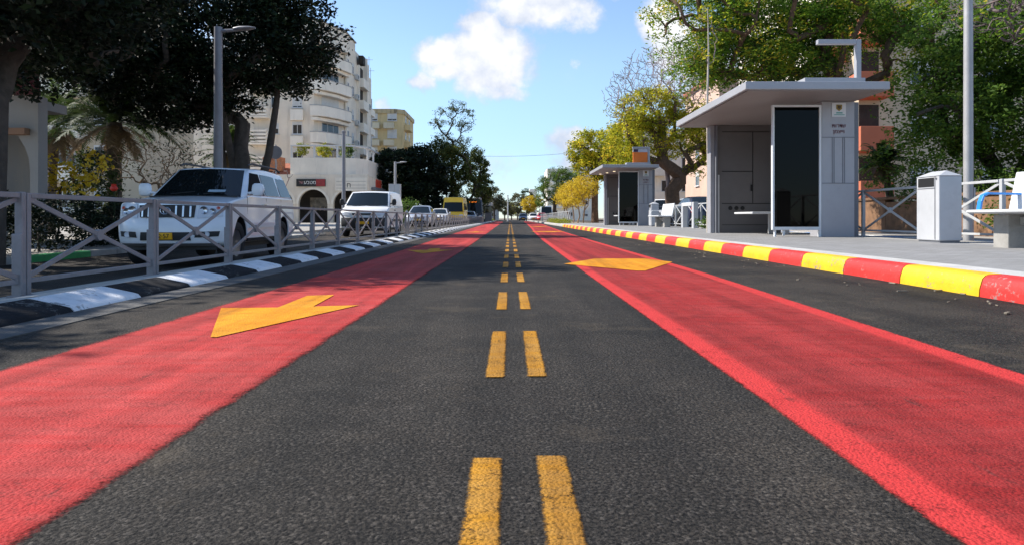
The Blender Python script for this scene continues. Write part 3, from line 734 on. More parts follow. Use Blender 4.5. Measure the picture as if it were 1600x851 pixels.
def lamp(px, d, ptop, zb, rad, arm, label, m=M_POLE, top_head=True, side=1):
    x = (px-CX)*d/F; top = H+(CY-ptop)*d/F; h = top-zb
    r = thing('street_lamp', label, 'street lamp', (x, d, zb), group='street lamps')
    b = MB(); b.tube([(0, 0, -.2), (0, 0, .9), (0, 0, h)], [rad*1.15, rad*1.05, rad*.88], 14); b.build('pole', m, r, smooth=40)
    b = MB(); b.lathe([(rad*1.9, -.02), (rad*1.9, .03), (rad*1.2, .06), (rad*1.2, .10)], 14); b.build('base_collar', m, r, smooth=30)
    b = MB(); b.box(rad*.7, rad*1.12, -.06, .06, .6, .95); b.build('hatch', m, r)
    if arm:
        b = MB(); b.tube([(0, 0, h-.12), (side*.25, 0, h-.10), (side*arm*.55, 0, h-.08)], [rad*.45, rad*.4, rad*.35], 8); a = b.build('arm', m, r, smooth=40)
        b = MB(); hl = arm*.6; x0 = side*arm*.42
        sec = [(0, .05, .05), (.3, .13, .07), (.7, .14, .06), (1, .05, .025)]; vs = []; fs = []
        for f, w, t in sec:
            X = x0+side*hl*f
            for an in range(10): q = 2*math.pi*an/10; vs.append((X, w*math.cos(q), h-.05+f*.03+t*math.sin(q)))
        for i in range(3):
            for j in range(10): fs.append((i*10+j, i*10+(j+1) % 10, i*10+10+(j+1) % 10, i*10+10+j))
        fs += [tuple(range(10)), tuple(range(30, 40))]
        b.add(vs, fs); hd = b.build('lamp_head', m, r, smooth=50)
    else:
        b = MB(); b.lathe([(rad*.95, h-.02), (rad*1.05, h), (rad*1.0, h+.10), (0, h+.14)], 12); b.build('cap', m, r, smooth=40)
    return r
lamp(341, 19.8, 43, -.05, .13, 1.05, 'tall thick grey street lamp behind the white off-roader', M_POLED)
lamp(537, 40, 208, 0, .11, 0, 'grey post in front of the arcade beside the white van', M_POLED)
lamp(617.5, 60, 253, 0, .12, 1.0, 'street lamp with a short arm beside the dark trees, right of the white van', M_POLE)
lamp(698, 85, 274, 0, .10, 1.1, 'thin street lamp standing behind the yellow van', M_POLE)
lamp(706, 92, 283, 0, .08, 0, 'thinnest bare pole just right of the lamp behind the yellow van', M_POLE)
lamp(793.5, 120, 306, 0, .11, 0, 'distant pale pole at the end of the fence near the road centre', M_POLEW)
lamp(1513, 11.0, -260, .1, .068, 1.2, 'grey lamp post between the litter bin and the white bench', M_POLE)
lamp(975.5, 44, 204, .1, .05, 0, 'thin pale pole rising behind the farther bus shelter', M_POLEW)

def sign_pole(px, py, d, rr, label, zb):
    p = at(px, py, d); r = thing('road_sign', label, 'road sign', (p.x, d, zb))
    b = MB(); b.tube([(0, 0, -.2), (0, 0, p.z-zb+.35)], .032, 10); b.build('pole', M_POLE, r, smooth=40)
    b = MB(); b.lathe([(0, 0), (rr, 0), (rr, .012), (0, .012)], 28, 0, Matrix.Translation((0, -.04, p.z-zb)) @ Matrix.Rotation(R(90), 4, 'X')); b.build('disc', M_POLED, r)
sign_pole(431, 239, 30, .29, 'round road sign seen from behind between off-roader and arcade', -.05)
def crate_box(px, py0, py1, w, d, label, name, m):
    a = at(px, py1, d); h = (py1-py0)*d/F; r = thing(name, label, 'cabinet', (a.x, d, a.z))
    b = MB(); b.box(-w/2, w/2, 0, w*.8, -.6, h); b.build('body', m, r, bevel=.02); b = MB(); b.box(-w/2-.02, w/2+.02, -.02, w*.8+.02, h, h+.06); b.build('lid', m, r, bevel=.01)
    b = MB(); b.box(-.01, .01, -.006, -.001, .05, h-.05); b.box(.05, .08, -.012, -.001, h*.5, h*.6); b.build('door_seam', M_SHELLD, r)
crate_box(616, 289, 325, .95, 58, 'pale grey utility cabinet at the foot of the lamp beside dark trees', 'utility_cabinet', M_BIN)
c_ = MB(); c_.tube([(-11+19*f, 100, 10.0-1.2*(4*f*(1-f))*.35) for f in [i/16 for i in range(17)]], .018, 5); tag(c_.build('overhead_cable', M_BLACK), 'thin overhead cable crossing the sky far down the road', 'cable')
# kiosk at the far end of the left fence
p = at(757.5, 349, 104)
k = thing('station_kiosk', 'narrow grey kiosk with a black window at the far end of the fence', 'kiosk', (p.x, 104, -.1))
b = MB(); b.box(0, 1.05, 0, 1.2, -.1, 1.45); b.build('base', M_SHELLD, k, bevel=.02)
b = MB(); b.box(.01, 1.04, .02, 1.18, 1.45, 2.55); b.build('window', glass_mat('kiosk_glass'), k)
b = MB(); b.box(-.08, 1.12, -.1, 1.3, 2.55, 3.0); b.build('roof', M_SHELLW, k, bevel=.03)
# grey lean rail beside the nearer shelter
r = thing('lean_rail', 'small grey lean rail on posts between the farther bench and the slim pale trunk', 'lean rail', (6.5, 24.2, .2))
for y in (0, 1.5):
    b = MB(); b.box(0, .17, y, y+.25, -.02, .93); b.build('post', M_BIN, r, bevel=.01)
b = MB(); b.box(-.02, .19, .25, 1.5, .80, .93); b.build('rail', M_BENCH, r, bevel=.01)
# timber planter wall behind the parking kerb
M_WOOD = mat('timber_brown', (.19, .10, .05), .8, var=.35, vscale=5, bump=.4, bscale=25)
w = thing('planter_wall', 'low brown timber planter wall under the dense green trees', 'planter', (10.6, 4, .15))
for i in range(11):
    b = MB(); b.box(0, .16, i*1.7+.01, i*1.7+1.69, -.2, .88+.05*math.sin(i*2.3)); b.build('panel', M_WOOD, w, bevel=.01)
b = MB(); b.box(.16, 6.0, 0, 18.6, -.2, .70); b.build('soil', A_DIRT, w)
b = MB(); b.box(-.05, .24, -.05, 18.7, .925, 1.0); b.build('coping', M_WOOD, w, bevel=.01)
# ---------------------------------------------------------------- vehicles
P_WHITE = mat('paint_white', (.80, .81, .84), .30, var=.02, coat=.7, dirt=.03)
P_VAN = mat('paint_van_white', (.78, .78, .78), .32, var=.02, coat=.6, dirt=.04)
P_SILVER = mat('paint_silver', (.42, .44, .48), .35, metal=.4, var=.03, coat=.6)
P_YELLOW = mat('paint_yellow', (.90, .56, .015), .35, var=.02, coat=.5)
P_RED = mat('paint_red', (.55, .03, .03), .35, var=.02, coat=.6)
P_NAVY = mat('paint_navy', (.02, .025, .06), .3, var=.02, coat=.6)
P_BUS = mat('paint_bus', (.035, .05, .085), .3, var=.05, coat=.6)
G_CAR = glass_mat('car_glass', (.008, .011, .012), .03); MATS['car_glass'].node_tree.nodes['Principled BSDF'].inputs['Specular IOR Level'].default_value = .35
G_LENS = glass_mat('lamp_glass', (.60, .63, .70), .12)
M_CHROME = mat('chrome', (.62, .63, .66), .18, metal=.9, var=0)
M_RUB = mat('tyre_rubber', (.016, .016, .017), .8, var=.2, vscale=20)
M_TRIM = mat('black_trim', (.020, .020, .022), .55, var=0)
M_RIM = mat('alloy_rim', (.16, .16, .17), .35, metal=.6, var=.05)
M_TAIL = mat('tail_lamp_red', (.45, .012, .012), .25, var=0, coat=.5)
M_AMB = mat('indicator_amber', (.65, .10, .04), .3, var=0)
M_PLATE = mat('number_plate', (.85, .42, .01), .5, var=0)
M_TXT = mat('plate_text', (.02, .015, .01), .6, var=0)

def wheel(root, x, y, r, side, w=.24):
    t = thing('wheel', None, None, (x, y, r)); t.parent = root; del_ = None
    Mx = Matrix.Rotation(R(90)*side, 4, 'Y')
    b = MB(); b.lathe([(r*.62, -w*.42), (r*.80, -w*.5), (r*.95, -w*.46), (r, -w*.3), (r, w*.3), (r*.95, w*.46), (r*.80, w*.5), (r*.62, w*.42), (r*.60, 0), (r*.62, -w*.42)], 28, 0, Mx)
    b.build('tyre', M_RUB, t, smooth=50)
    b = MB(); b.lathe([(0, w*.05), (r*.60, w*.05), (r*.61, w*.40), (r*.66, w*.43), (r*.66, -w*.4), (0, -w*.4)], 28, 1, Mx)
    b.lathe([(0, w*.38), (r*.14, w*.36), (r*.15, w*.1), (0, w*.1)], 14, 0, Mx)
    for k in range(6):
        A = Mx @ Matrix.Rotation(2*math.pi*k/6, 4, 'Z'); b.box(r*.10, r*.62, -r*.075, r*.075, w*.16, w*.34, 0, A)
    b.lathe([(r*.60, w*.36), (r*.66, w*.43), (r*.67, w*.36), (r*.60, w*.30)], 28, 0, Mx)
    b.build('rim', [M_RIM, M_TRIM], t, smooth=40)
    return t

class Car:
    """front faces -Y, origin on the ground under the middle of the front bumper"""
    def __init__(s, name, label, cat, loc, rz, L, W, low, arch, gh, paint, group='vehicles', kf=.32, kr=.18, tuck=.05, wt=.62, wb=.95, clear=.28, bev=.045, zmid=None):
        s.r = thing(name, label, cat, loc, rz, group); s.L, s.W = L, W; s.kf, s.kr = kf, kr; s.paint = paint
        yf, yr, ra, rz_ = arch
        s.front = [(z, y) for (y, z) in low if y < L*.30]
        # side outline with wheel arches
        out = list(low); sill = clear
        def arc(yc): return [(yc+ra*math.cos(a), max(sill, rz_+ra*math.sin(a))) for a in np.linspace(0, math.pi, 13)]
        bottom = []
        for p in arc(yr): bottom.append(p)
        bottom.append(None)
        for p in arc(yf): bottom.append(p)
        poly = out+[(p[0], p[1]) for p in arc(yr)]+[(p[0], p[1]) for p in arc(yf)]
        s.zt = max(p[1] for p in low); s.zb = sill; zm = zmid or (s.zt*.62)
        def half(z): return W/2*(1-tuck*max(0, (zm-z)/(zm-sill))**2-tuck*.7*max(0, (z-zm)/(s.zt-zm))**2)
        s.half = half
        ts = [-1, -.93, -.80, -.55, 0, .55, .80, .93, 1]; vs = []; fs = []; n = len(poly)
        for t in ts:
            for (y, z) in poly: vs.append(s.warp(t*half(z), y, z))
        for i in range(len(ts)-1):
            for j in range(n): fs.append((i*n+j, i*n+(j+1) % n, (i+1)*n+(j+1) % n, (i+1)*n+j))
        na = len(out); cut = [k for k, f in enumerate(fs) if na <= (k % n) < n-1 and (k % n) != na+12]
        fs += [tuple(range(n)), tuple(range((len(ts)-1)*n, len(ts)*n))]
        b = MB(); b.add(vs, fs)
        for k in cut: b.m[k] = 1
        s.body = b.build('body', [paint, M_TRIM], s.r, smooth=38, bevel=bev, seg=3)
        # greenhouse: (y,z) base-front, top-front, top-rear, base-rear
        (s.a, s.b_, s.c, s.d) = gh; s.wb = W/2*wb; s.wt = W/2*wt if wt < 1 else wt
        zt = s.b_[1]; zb = s.a[1]
        prof = [s.a, s.b_]+[(s.b_[0]+(s.c[0]-s.b_[0])*f, s.b_[1]+(s.c[1]-s.b_[1])*f+.045*math.sin(math.pi*f)) for f in (.25, .5, .75)]+[s.c, s.d]
        vs = []; fs = []; n = len(prof)
        ts = [-1, -.7, 0, .7, 1]
        for t in ts:
            for i, (y, z) in enumerate(prof):
                f = (z-zb)/(zt-zb); h = s.wb+(s.wt-s.wb)*min(1, max(0, f)); vs.append((t*h, y+(.16*abs(t)**2.2 if i < 2 else (-.10*abs(t)**2.2 if i > n-3 else 0)), z-.03*t*t*min(1, max(0, f))))
        for i in range(len(ts)-1):
            for j in range(n): fs.append((i*n+j, i*n+(j+1) % n, (i+1)*n+(j+1) % n, (i+1)*n+j))
        fs += [tuple(range(n)), tuple(range((len(ts)-1)*n, len(ts)*n))]
        b = MB(); b.add(vs, fs); s.roof = b.build('cabin', paint, s.r, smooth=40, bevel=.05, seg=3)
    def warp(s, x, y, z):
        t = abs(x)/(s.W/2); f = max(0, 1-y/(s.L*.28)); g = max(0, 1-(s.L-y)/(s.L*.2))
        crown = .035*t*t if (z > s.zt*.78 and y < s.L*.3) else 0
        return (x, y+s.kf*(t**2.6)*f-s.kr*(t**2.6)*g, z-crown)
    def yfront(s, z):
        best = None
        fr = s.front
        for (z0, y0), (z1, y1) in zip(fr, fr[1:]):
            lo, hi = min(z0, z1), max(z0, z1)
            if lo <= z <= hi and hi > lo:
                y = y0+(y1-y0)*(z-z0)/(z1-z0); best = y if best is None else min(best, y)
        return best if best is not None else 0.0
    def F(s, x, z, off=.008):
        p = s.warp(x, s.yfront(z), z); return (p[0], p[1]-off, p[2]+.0)
    def fpatch(s, name, quad, m, off=.008, parent=None, n=10, mm=4, thick=.03, bevel=0):
        """quad: (x,z) corners bl, br, tr, tl on the front face"""
        (a, b2, c, d) = quad; b = MB()
        def P(u, v):
            x = (a[0]*(1-u)+b2[0]*u)*(1-v)+(d[0]*(1-u)+c[0]*u)*v; z = (a[1]*(1-u)+b2[1]*u)*(1-v)+(d[1]*(1-u)+c[1]*u)*v
            return s.F(x, z, off)
        b.grid(P, n, mm, 0, thick, (0, -1, 0)); return b.build(name, m, parent or s.body, smooth=40)
    def gside(s, y, z, side, off=.008):
        f = (z-s.a[1])/(s.b_[1]-s.a[1]); return (side*(s.wb+(s.wt-s.wb)*f+off), y, z-.03*max(0, f))
    def window(s, name, quad, side, m=None, off=.010):
        """quad: (y,z) corners on the cabin side"""
        b = MB(); a, b2, c, d = quad
        def P(u, v):
            y = (a[0]*(1-u)+b2[0]*u)*(1-v)+(d[0]*(1-u)+c[0]*u)*v; z = (a[1]*(1-u)+b2[1]*u)*(1-v)+(d[1]*(1-u)+c[1]*u)*v
            return s.gside(y, z, side, off)
        b.grid(P, 4, 4, 0, .03, (side, 0, 0)); return b.build(name, m or G_CAR, s.roof, smooth=40)
    def screen(s, name, front=True, m=None, inset=(.09, .06, .07), off=.008):
        """windscreen or rear window on the sloping end of the cabin"""
        if front: p, q = Vector((0, *s.a)), Vector((0, *s.b_))
        else: p, q = Vector((0, *s.d)), Vector((0, *s.c))
        d = (q-p); nrm = Vector((0, -d.z, d.y)).normalized() if front else Vector((0, d.z, -d.y)).normalized()
        b = MB(); k = .16 if front else -.10
        def P(u, v):
            t = (u*2-1); f = inset[1]+(1-inset[1]-inset[2])*v; h = (s.wb+(s.wt-s.wb)*f)-inset[0]
            tt = t*h/(s.wb+(s.wt-s.wb)*f); pt = p+d*f+nrm*off
            return (t*h, pt.y+k*abs(tt)**2.2, pt.z-.03*tt*tt*f)
        b.grid(P, 12, 4, 0, .03, tuple(nrm)); return b.build(name, m or G_CAR, s.roof, smooth=40)
    def side_box(s, name, y0, y1, z0, z1, side, m, t=.012, parent=None):
        b = MB(); h0, h1 = s.half(z0), s.half(z1)
        vs = [(side*(h0-.02), y0, z0), (side*(h0-.02), y1, z0), (side*(h1-.02), y1, z1), (side*(h1-.02), y0, z1), (side*(h0+t), y0, z0), (side*(h0+t), y1, z0), (side*(h1+t), y1, z1), (side*(h1+t), y0, z1)]
        b.add(vs, [(0,1,2,3), (4,5,6,7), (0,1,5,4), (1,2,6,5), (2,3,7,6), (3,0,4,7)]); return b.build(name, m, parent or s.body)
    def mirror(s, y, z, side, m, sz=(.20, .11, .16)):
        b = MB(); x0 = side*(s.W/2*.93)
        b.tube([(x0, y, z-.04), (x0+side*.12, y-.01, z-.02)], .028, 8)
        vs = []; fs = []; rings = 7
        for i in range(rings+1):
            f = i/rings; an = math.pi*f; rr = min(1, math.sin(an)*1.5+1e-6)**.5
            for j in range(12):
                q = 2*math.pi*j/12; cx = math.copysign(abs(math.cos(q))**.45, math.cos(q)); sx = math.copysign(abs(math.sin(q))**.45, math.sin(q))
                vs.append((x0+side*(.07+sz[0]*f), y+sz[1]*.5*rr*cx, z+.03+sz[2]*.5*rr*sx))
        for i in range(rings):
            for j in range(12): fs.append((i*12+j, i*12+(j+1) % 12, i*12+12+(j+1) % 12, i*12+12+j))
        b.add(vs, fs); b.build('mirror', m, s.r, smooth=60)
    def wheels(s, yf, yr, r, w=.24, tr=None):
        for y in (yf, yr):
            for sd_ in (-1, 1): wheel(s.r, sd_*(s.W/2-w*.5-.02), y, r, sd_, w)
    def plate(s, x, z, w, h, txt, tx=1.0):
        o = s.fpatch('number_plate', [(x-w/2, z-h/2), (x+w/2, z-h/2), (x+w/2, z+h/2), (x-w/2, z+h/2)], M_PLATE, .03, s.body, thick=.03)
        if txt:
            p = s.F(x, z, .034); text_mesh('plate_digits', txt, h*.95, M_TXT, o, (p[0], p[1], p[2]-.004), (R(90), 0, 0), tx, depth=.002)

def underbody(c, yf, yr, z, w):
    b = MB(); b.box(-w/2, w/2, yf-.6, yr+.5, z, z+.25); b.build('underbody', M_TRIM, c.r)

M_OPEN = mat('open_window_dark', (.012, .012, .013), .9, var=0, spec=.1)  # matte dark panel stands in for the shaded cabin behind an open window
# --- white off-roader
S = Car('parked_car', 'white off-roader with a slatted grille parked behind the near fence', 'car', (-5.83, 11.5, -.29), R(2.2), 4.72, 1.86,
    [(.16, .36), (.03, .42), (.0, .56), (.0, .70), (.035, .80), (.075, .86), (.105, 1.10), (.15, 1.145), (.60, 1.205), (1.05, 1.245), (1.32, 1.27), (1.6, 1.285), (4.60, 1.30), (4.70, 1.18), (4.72, .75), (4.62, .42)],
    (.92, 3.70, .475, .40), [(1.20, 1.245), (1.98, 1.845), (4.35, 1.855), (4.62, 1.29)], P_WHITE, wt=.76, wb=.965, clear=.40)
S.wheels(.92, 3.70, .395, .26); underbody(S, .92, 3.7, .30, 1.5)
b = MB(); b.box(-.80, .80, 1.165, 1.20, 1.235, 1.262); b.build('cowl', M_TRIM, S.body)
S.screen('windscreen', True, inset=(.09, .03, .06)); S.screen('rear_window', False)
S.fpatch('grille', [(-.45, .86), (.45, .86), (.47, 1.075), (-.47, 1.075)], M_TRIM, .012)
gp = S.body
for i in range(8):
    x = -.40+.80*i/7
    if abs(x) < .09: continue
    S.fpatch('grille_slat', [(x-.014, .872), (x+.014, .872), (x+.014, 1.06), (x-.014, 1.06)], M_CHROME, .030, n=2)
S.fpatch('grille_surround', [(-.47, 1.076), (.47, 1.076), (.48, 1.10), (-.48, 1.10)], M_CHROME, .020)
b = MB(); b.tube([(.085*math.cos(a), 0, .058*math.sin(a)) for a in np.linspace(0, 2*math.pi, 20)], .009, 6, cap=False); b.tube([(.035*math.cos(a), 0, .05*math.sin(a)) for a in np.linspace(0, 2*math.pi, 16)], .007, 6, cap=False)
e = b.build('emblem', M_CHROME, S.body, smooth=50); e.location = (0, S.F(0, .965)[1]-.028, .968)
for sd_ in (-1, 1):
    q = [(.50, .845), (.86, .88), (.87, 1.125), (.52, 1.10)]
    q = q if sd_ > 0 else [(-q[1][0], q[1][1]), (-q[0][0], q[0][1]), (-q[3][0], q[3][1]), (-q[2][0], q[2][1])]
    h = S.fpatch('headlight', q, G_LENS, .014)
    for (cx, cz, rr, mm) in ((.60, .985, .068, M_CHROME), (.725, .965, .055, M_CHROME), (.80, 1.05, .026, M_AMB)):
        p = S.F(sd_*cx, cz, .018); b = MB(); b.lathe([(0, .0), (rr*.5, .002), (rr*.95, .016), (rr, .02), (rr, -.01)], 18, 0, Matrix.Translation(p) @ Matrix.Rotation(R(90), 4, 'X')); b.build('reflector', mm, h, smooth=50)
    q = [(.48, .515), (.82, .535), (.84, .625), (.50, .615)]; q = q if sd_ > 0 else [(-q[1][0], q[1][1]), (-q[0][0], q[0][1]), (-q[3][0], q[3][1]), (-q[2][0], q[2][1])]
    f = S.fpatch('fog_light', q, M_TRIM, .008); p = S.F(sd_*.66, .57, .018); b = MB(); b.lathe([(0, 0), (.045, .002), (.05, .012), (.05, -.01)], 16, 0, Matrix.Translation(p) @ Matrix.Rotation(R(90), 4, 'X')); b.build('lens', G_LENS, f, smooth=40)
    S.mirror(1.55, 1.36, sd_, P_WHITE, (.25, .16, .25))
    S.window('side_window', [(1.50, 1.30), (2.50, 1.31), (2.50, 1.77), (2.06, 1.77)], sd_, M_OPEN); S.window('side_window', [(2.58, 1.31), (3.52, 1.32), (3.50, 1.77), (2.58, 1.77)], sd_); S.window('side_window', [(3.62, 1.32), (4.42, 1.32), (4.28, 1.74), (3.60, 1.76)], sd_)
    for y in (1.42, 2.54, 3.56): S.side_box('door_seam', y-.004, y+.004, .52, 1.25, sd_, M_TRIM, .002)
    S.side_box('side_moulding', 1.45, 3.15, .66, .76, sd_, P_WHITE, .022)
    for y in (2.22, 3.25): S.side_box('door_handle', y, y+.20, 1.08, 1.12, sd_, M_CHROME, .035)
    S.side_box('running_board', 1.40, 3.22, .41, .47, sd_, M_TRIM, .03)
    b = MB(); b.tube([(sd_*.66, 2.15, 1.90), (sd_*.66, 2.4, 1.95), (sd_*.66, 4.0, 1.95), (sd_*.66, 4.25, 1.89)], .022, 8); b.build('roof_rail', M_TRIM, S.r, smooth=50)
S.fpatch('air_intake', [(-.42, .47), (.42, .47), (.40, .61), (-.40, .61)], M_TRIM, .010)
S.fpatch('bumper_lip', [(-.80, .375), (.80, .375), (.82, .42), (-.82, .42)], M_SHELL, .006)
S.plate(-.02, .545, .32, .115, '22·57', .95)
b = MB()
for x0 in (-.45, .15): b.tube([(x0, 1.255, 1.30), (x0+.42, 1.30, 1.345)], .010, 6)
b.build('wipers', M_TRIM, S.roof)
b = MB(); b.box(-.16, .16, -.002, .002, -.035, .035, 0, Matrix.Translation((.38, 1.30, 1.36)) @ Matrix.Rotation(R(-52), 4, 'X')); b.build('dashboard_paper', mat('paper_blue', (.35, .45, .52), .6, var=.1), S.roof)

# --- white panel van
V = Car('parked_van', 'white delivery van with black bumper parked behind the fence left of the road', 'van', (-5.75, 26.6, -.185), R(1.0), 4.9, 1.90,
    [(.12, .30), (.02, .36), (.0, .62), (.03, .74), (.06, .80), (.09, 1.00), (.22, 1.10), (.75, 1.22), (1.0, 1.25), (1.3, 1.26), (4.82, 1.28), (4.9, 1.1), (4.9, .4)],
    (.90, 3.75, .37, .33), [(.72, 1.20), (1.62, 1.84), (4.72, 1.88), (4.88, 1.25)], P_VAN, wt=.83, wb=.975, clear=.33, kf=.30)
V.wheels(.90, 3.75, .33, .21); underbody(V, .9, 3.75, .24, 1.5)
V.screen('windscreen', True, inset=(.08, .06, .08)); V.screen('rear_window', False)
V.fpatch('bumper', [(-.88, .33), (.88, .33), (.89, .76), (-.89, .76)], M_TRIM, .012); V.fpatch('grille', [(-.42, .86), (.42, .86), (.44, .93), (-.44, .93)], M_TRIM, .010)
V.plate(0, .56, .50, .11, None)
for sd_ in (-1, 1):
    q = [(.50, .83), (.86, .86), (.87, 1.03), (.54, .96)]; q = q if sd_ > 0 else [(-q[1][0], q[1][1]), (-q[0][0], q[0][1]), (-q[3][0], q[3][1]), (-q[2][0], q[2][1])]
    V.fpatch('headlight', q, G_LENS, .012); V.mirror(1.15, 1.36, sd_, M_TRIM, (.20, .12, .26))
    V.window('side_window', [(1.22, 1.27), (2.15, 1.28), (2.10, 1.74), (1.66, 1.72)], sd_)
    for y in (1.12, 2.25, 3.3): V.side_box('door_seam', y-.004, y+.004, .42, 1.24, sd_, M_TRIM, .002)
    V.side_box('side_moulding', 1.3, 3.3, .60, .70, sd_, M_TRIM, .02); V.side_box('door_handle', 2.0, 2.18, 1.05, 1.09, sd_, M_TRIM, .03)

def hatch(label, loc, rz, paint, L=4.1, W=1.70, hh=1.46, name='parked_car', cat='car', group='vehicles'):
    k = hh/1.46
    c = Car(name, label, cat, loc, rz, L, W, [(.12, .24), (.02, .30), (.0, .48), (.05, .62), (.12, .72), (.30, .82), (.85, .93), (1.1, .95), (1.5, .96), (L-.15, 1.0), (L-.02, .85), (L, .45), (L-.1, .28)],
        (.78, L-.78, .34, .30), [(.82, .92), (1.75, hh-.03), (L-.95, hh-.02), (L-.12, .98)], paint, wt=.70, wb=.95, clear=.26, kf=.34, group=group)
    c.wheels(.78, L-.78, .30, .19); underbody(c, .78, L-.78, .18, W-.4); c.screen('windscreen', True); c.screen('rear_window', False)
    c.fpatch('grille', [(-.36, .54), (.36, .54), (.40, .64), (-.40, .64)], M_TRIM, .008); c.fpatch('air_intake', [(-.55, .30), (.55, .30), (.50, .42), (-.50, .42)], M_TRIM, .008)
    for sd_ in (-1, 1):
        q = [(.44, .60), (.78, .64), (.79, .76), (.50, .70)]; q = q if sd_ > 0 else [(-q[1][0], q[1][1]), (-q[0][0], q[0][1]), (-q[3][0], q[3][1]), (-q[2][0], q[2][1])]
        c.fpatch('headlight', q, G_LENS, .010); c.mirror(1.35, 1.0, sd_, paint, (.17, .10, .13))
        c.window('side_window', [(1.25, .99), (2.15, 1.0), (2.12, hh-.10), (1.80, hh-.10)], sd_); c.window('side_window', [(2.22, 1.0), (L-.75, 1.01), (L-1.1, hh-.10), (2.20, hh-.10)], sd_)
        b = MB(); b.box(sd_*(W/2-.22), sd_*(W/2-.06), L-.12, L+.004, .72, .98); b.build('tail_light', M_TAIL, c.body, bevel=.02)
    c.plate(0, .47, .50, .11, None)
    return c
hatch('silver hatchback behind the fence between the white van and the yellow van', (-6.2, 46, -.03), R(1), P_SILVER)
hatch('small pale car half hidden between silver hatchback and yellow van', (-6.35, 60, 0), 0, P_VAN, hh=1.42)
hatch('small silver car low in front of the dark bus', (-5.0, 82, 0), 0, P_SILVER, hh=1.4)

def bigvan(name, label, cat, loc, L, W, hh, paint, wz, led=None, dark_front=False, rz=0):
    c = Car(name, label, cat, loc, rz, L, W, [(.10, .30), (.0, .38), (.0, .8), (.05, 1.05), (.12, 1.12), (.20, 1.15), (L-.05, 1.16), (L, .9), (L, .4)],
        (1.0, L-1.3, .42, .36), [(.14, 1.13), (.50, hh-.10), (L-.15, hh-.08), (L-.03, 1.15)], paint, wt=.88, wb=.985, clear=.34, kf=.22)
    c.wheels(1.0, L-1.3, .37, .24); underbody(c, 1, L-1.3, .25, W-.5)
    c.screen('windscreen', True, inset=(.10, .02, wz))
    for sd_ in (-1, 1):
        q = [(.55, .72), (.92, .74), (.92, .92), (.58, .88)]; k = W/2/1.0; q = [(a*k*.98, z) for a, z in q]; q = q if sd_ > 0 else [(-q[1][0], q[1][1]), (-q[0][0], q[0][1]), (-q[3][0], q[3][1]), (-q[2][0], q[2][1])]
        c.fpatch('headlight', q, G_LENS, .010); c.mirror(.55, 1.5, sd_, M_TRIM, (.18, .12, .34))
        y = .75
        while y < L-1.2: c.window('side_window', [(y, 1.30), (y+1.0, 1.30), (y+1.0, hh-.65), (y+.05, hh-.65)], sd_); y += 1.15
    c.fpatch('bumper', [(-W*.45, .36), (W*.45, .36), (W*.45, .58), (-W*.45, .58)], M_TRIM, .010); c.plate(0, .62, .5, .11, None)
    return c
bigvan('parked_van', 'tall yellow van on the side street in front of the dark bus', 'van', (-5.35, 64, 0), 5.9, 2.05, 2.62, P_YELLOW, .34)
B = bigvan('bus', 'dark-fronted city bus with a lit orange route display behind the yellow van', 'bus', (-5.15, 97, 0), 11.5, 2.5, 3.25, P_BUS, .10)
B.fpatch('front_panel', [(-1.0, .95), (1.0, .95), (1.0, 1.10), (-1.0, 1.10)], M_TRIM, .006)
b = MB()
for (x0, x1) in ((-.75, -.60), (-.40, -.10), (-.04, .12), (.20, .36)): b.box(x0, x1, -.02, .0, 0, .12)
o = b.build('route_display', emit('led_orange', (1, .22, .02), 1.6), B.roof); o.location = (0, .39, 2.78)
b = MB(); b.box(-1.0, 1.0, .6, 6.0, 3.2, 3.45); b.build('roof_unit', M_BIN, B.r, bevel=.06)
# right-hand side: parked beyond the fence, and far traffic on the road
def from_behind(c_label, x, y, z, paint, suv=True):
    return hatch(c_label, (x, y+4.1, z), R(180), paint, hh=1.72 if suv else 1.45, W=1.8)
from_behind('white car parked tail first behind the farther bench', 9.9, 43, .06, P_VAN)
from_behind('dark blue car parked behind the platform fence left of the nearer shelter', 8.55, 29, .06, P_NAVY, False)
from_behind('silver car parked beyond the fence under the forked tree', 11.2, 40.5, .06, P_SILVER, True)
hatch('tiny distant red car at the far end of the right lane', (5.6, 118, 0), 0, P_RED, group='distant traffic')
hatch('tiny distant white car beside the red one at the road end', (4.2, 122, 0), 0, P_VAN, group='distant traffic')
bigvan('bus', 'distant white bus coming round the bend at the road end', 'bus', (7.6, 142, 0), 11, 2.5, 3.2, P_VAN, .12)
hatch('tiny distant dark car left of the white one at the road end', (2.6, 135, 0), 0, P_NAVY, group='distant traffic')
# ---------------------------------------------------------------- buildings
W_WHITE = plaster('plaster_white', (.80, .70, .57), amt=.30); W_WHITE2 = plaster('plaster_white_clean', (.87, .79, .67), amt=.2)
W_YELLOW = plaster('plaster_yellow', (.62, .47, .24), (.25, .18, .10), .35); W_BEIGE = plaster('plaster_beige', (.52, .43, .31), (.28, .23, .17), .35)
W_GREYP = plaster('plaster_grey', (.40, .385, .37), amt=.4); W_PINK = plaster('plaster_pink', (.55, .38, .30), amt=.3)
W_ORANGE = plaster('plaster_orange', (.50, .14, .07), (.3, .09, .05), .3)
M_FRAME = mat('window_frame_white', (.62, .61, .60), .5, var=.06); M_SHUT = mat('shutter_white', (.60, .59, .56), .6, var=.08)
G_WIN = glass_mat('window_glass', (.018, .021, .025), .06); M_TERRA = mat('roof_tile_terracotta', (.34, .10, .05), .8, var=.3, vscale=6, bump=.5, bscale=14)
M_INT = mat('dark_interior', (.030, .024, .020), .9, var=.4, vscale=1.5); M_AC = mat('air_conditioner', (.55, .55, .53), .6, var=.08, dirt=.2)  # M_INT: near-black colour stands in for shade inside recesses

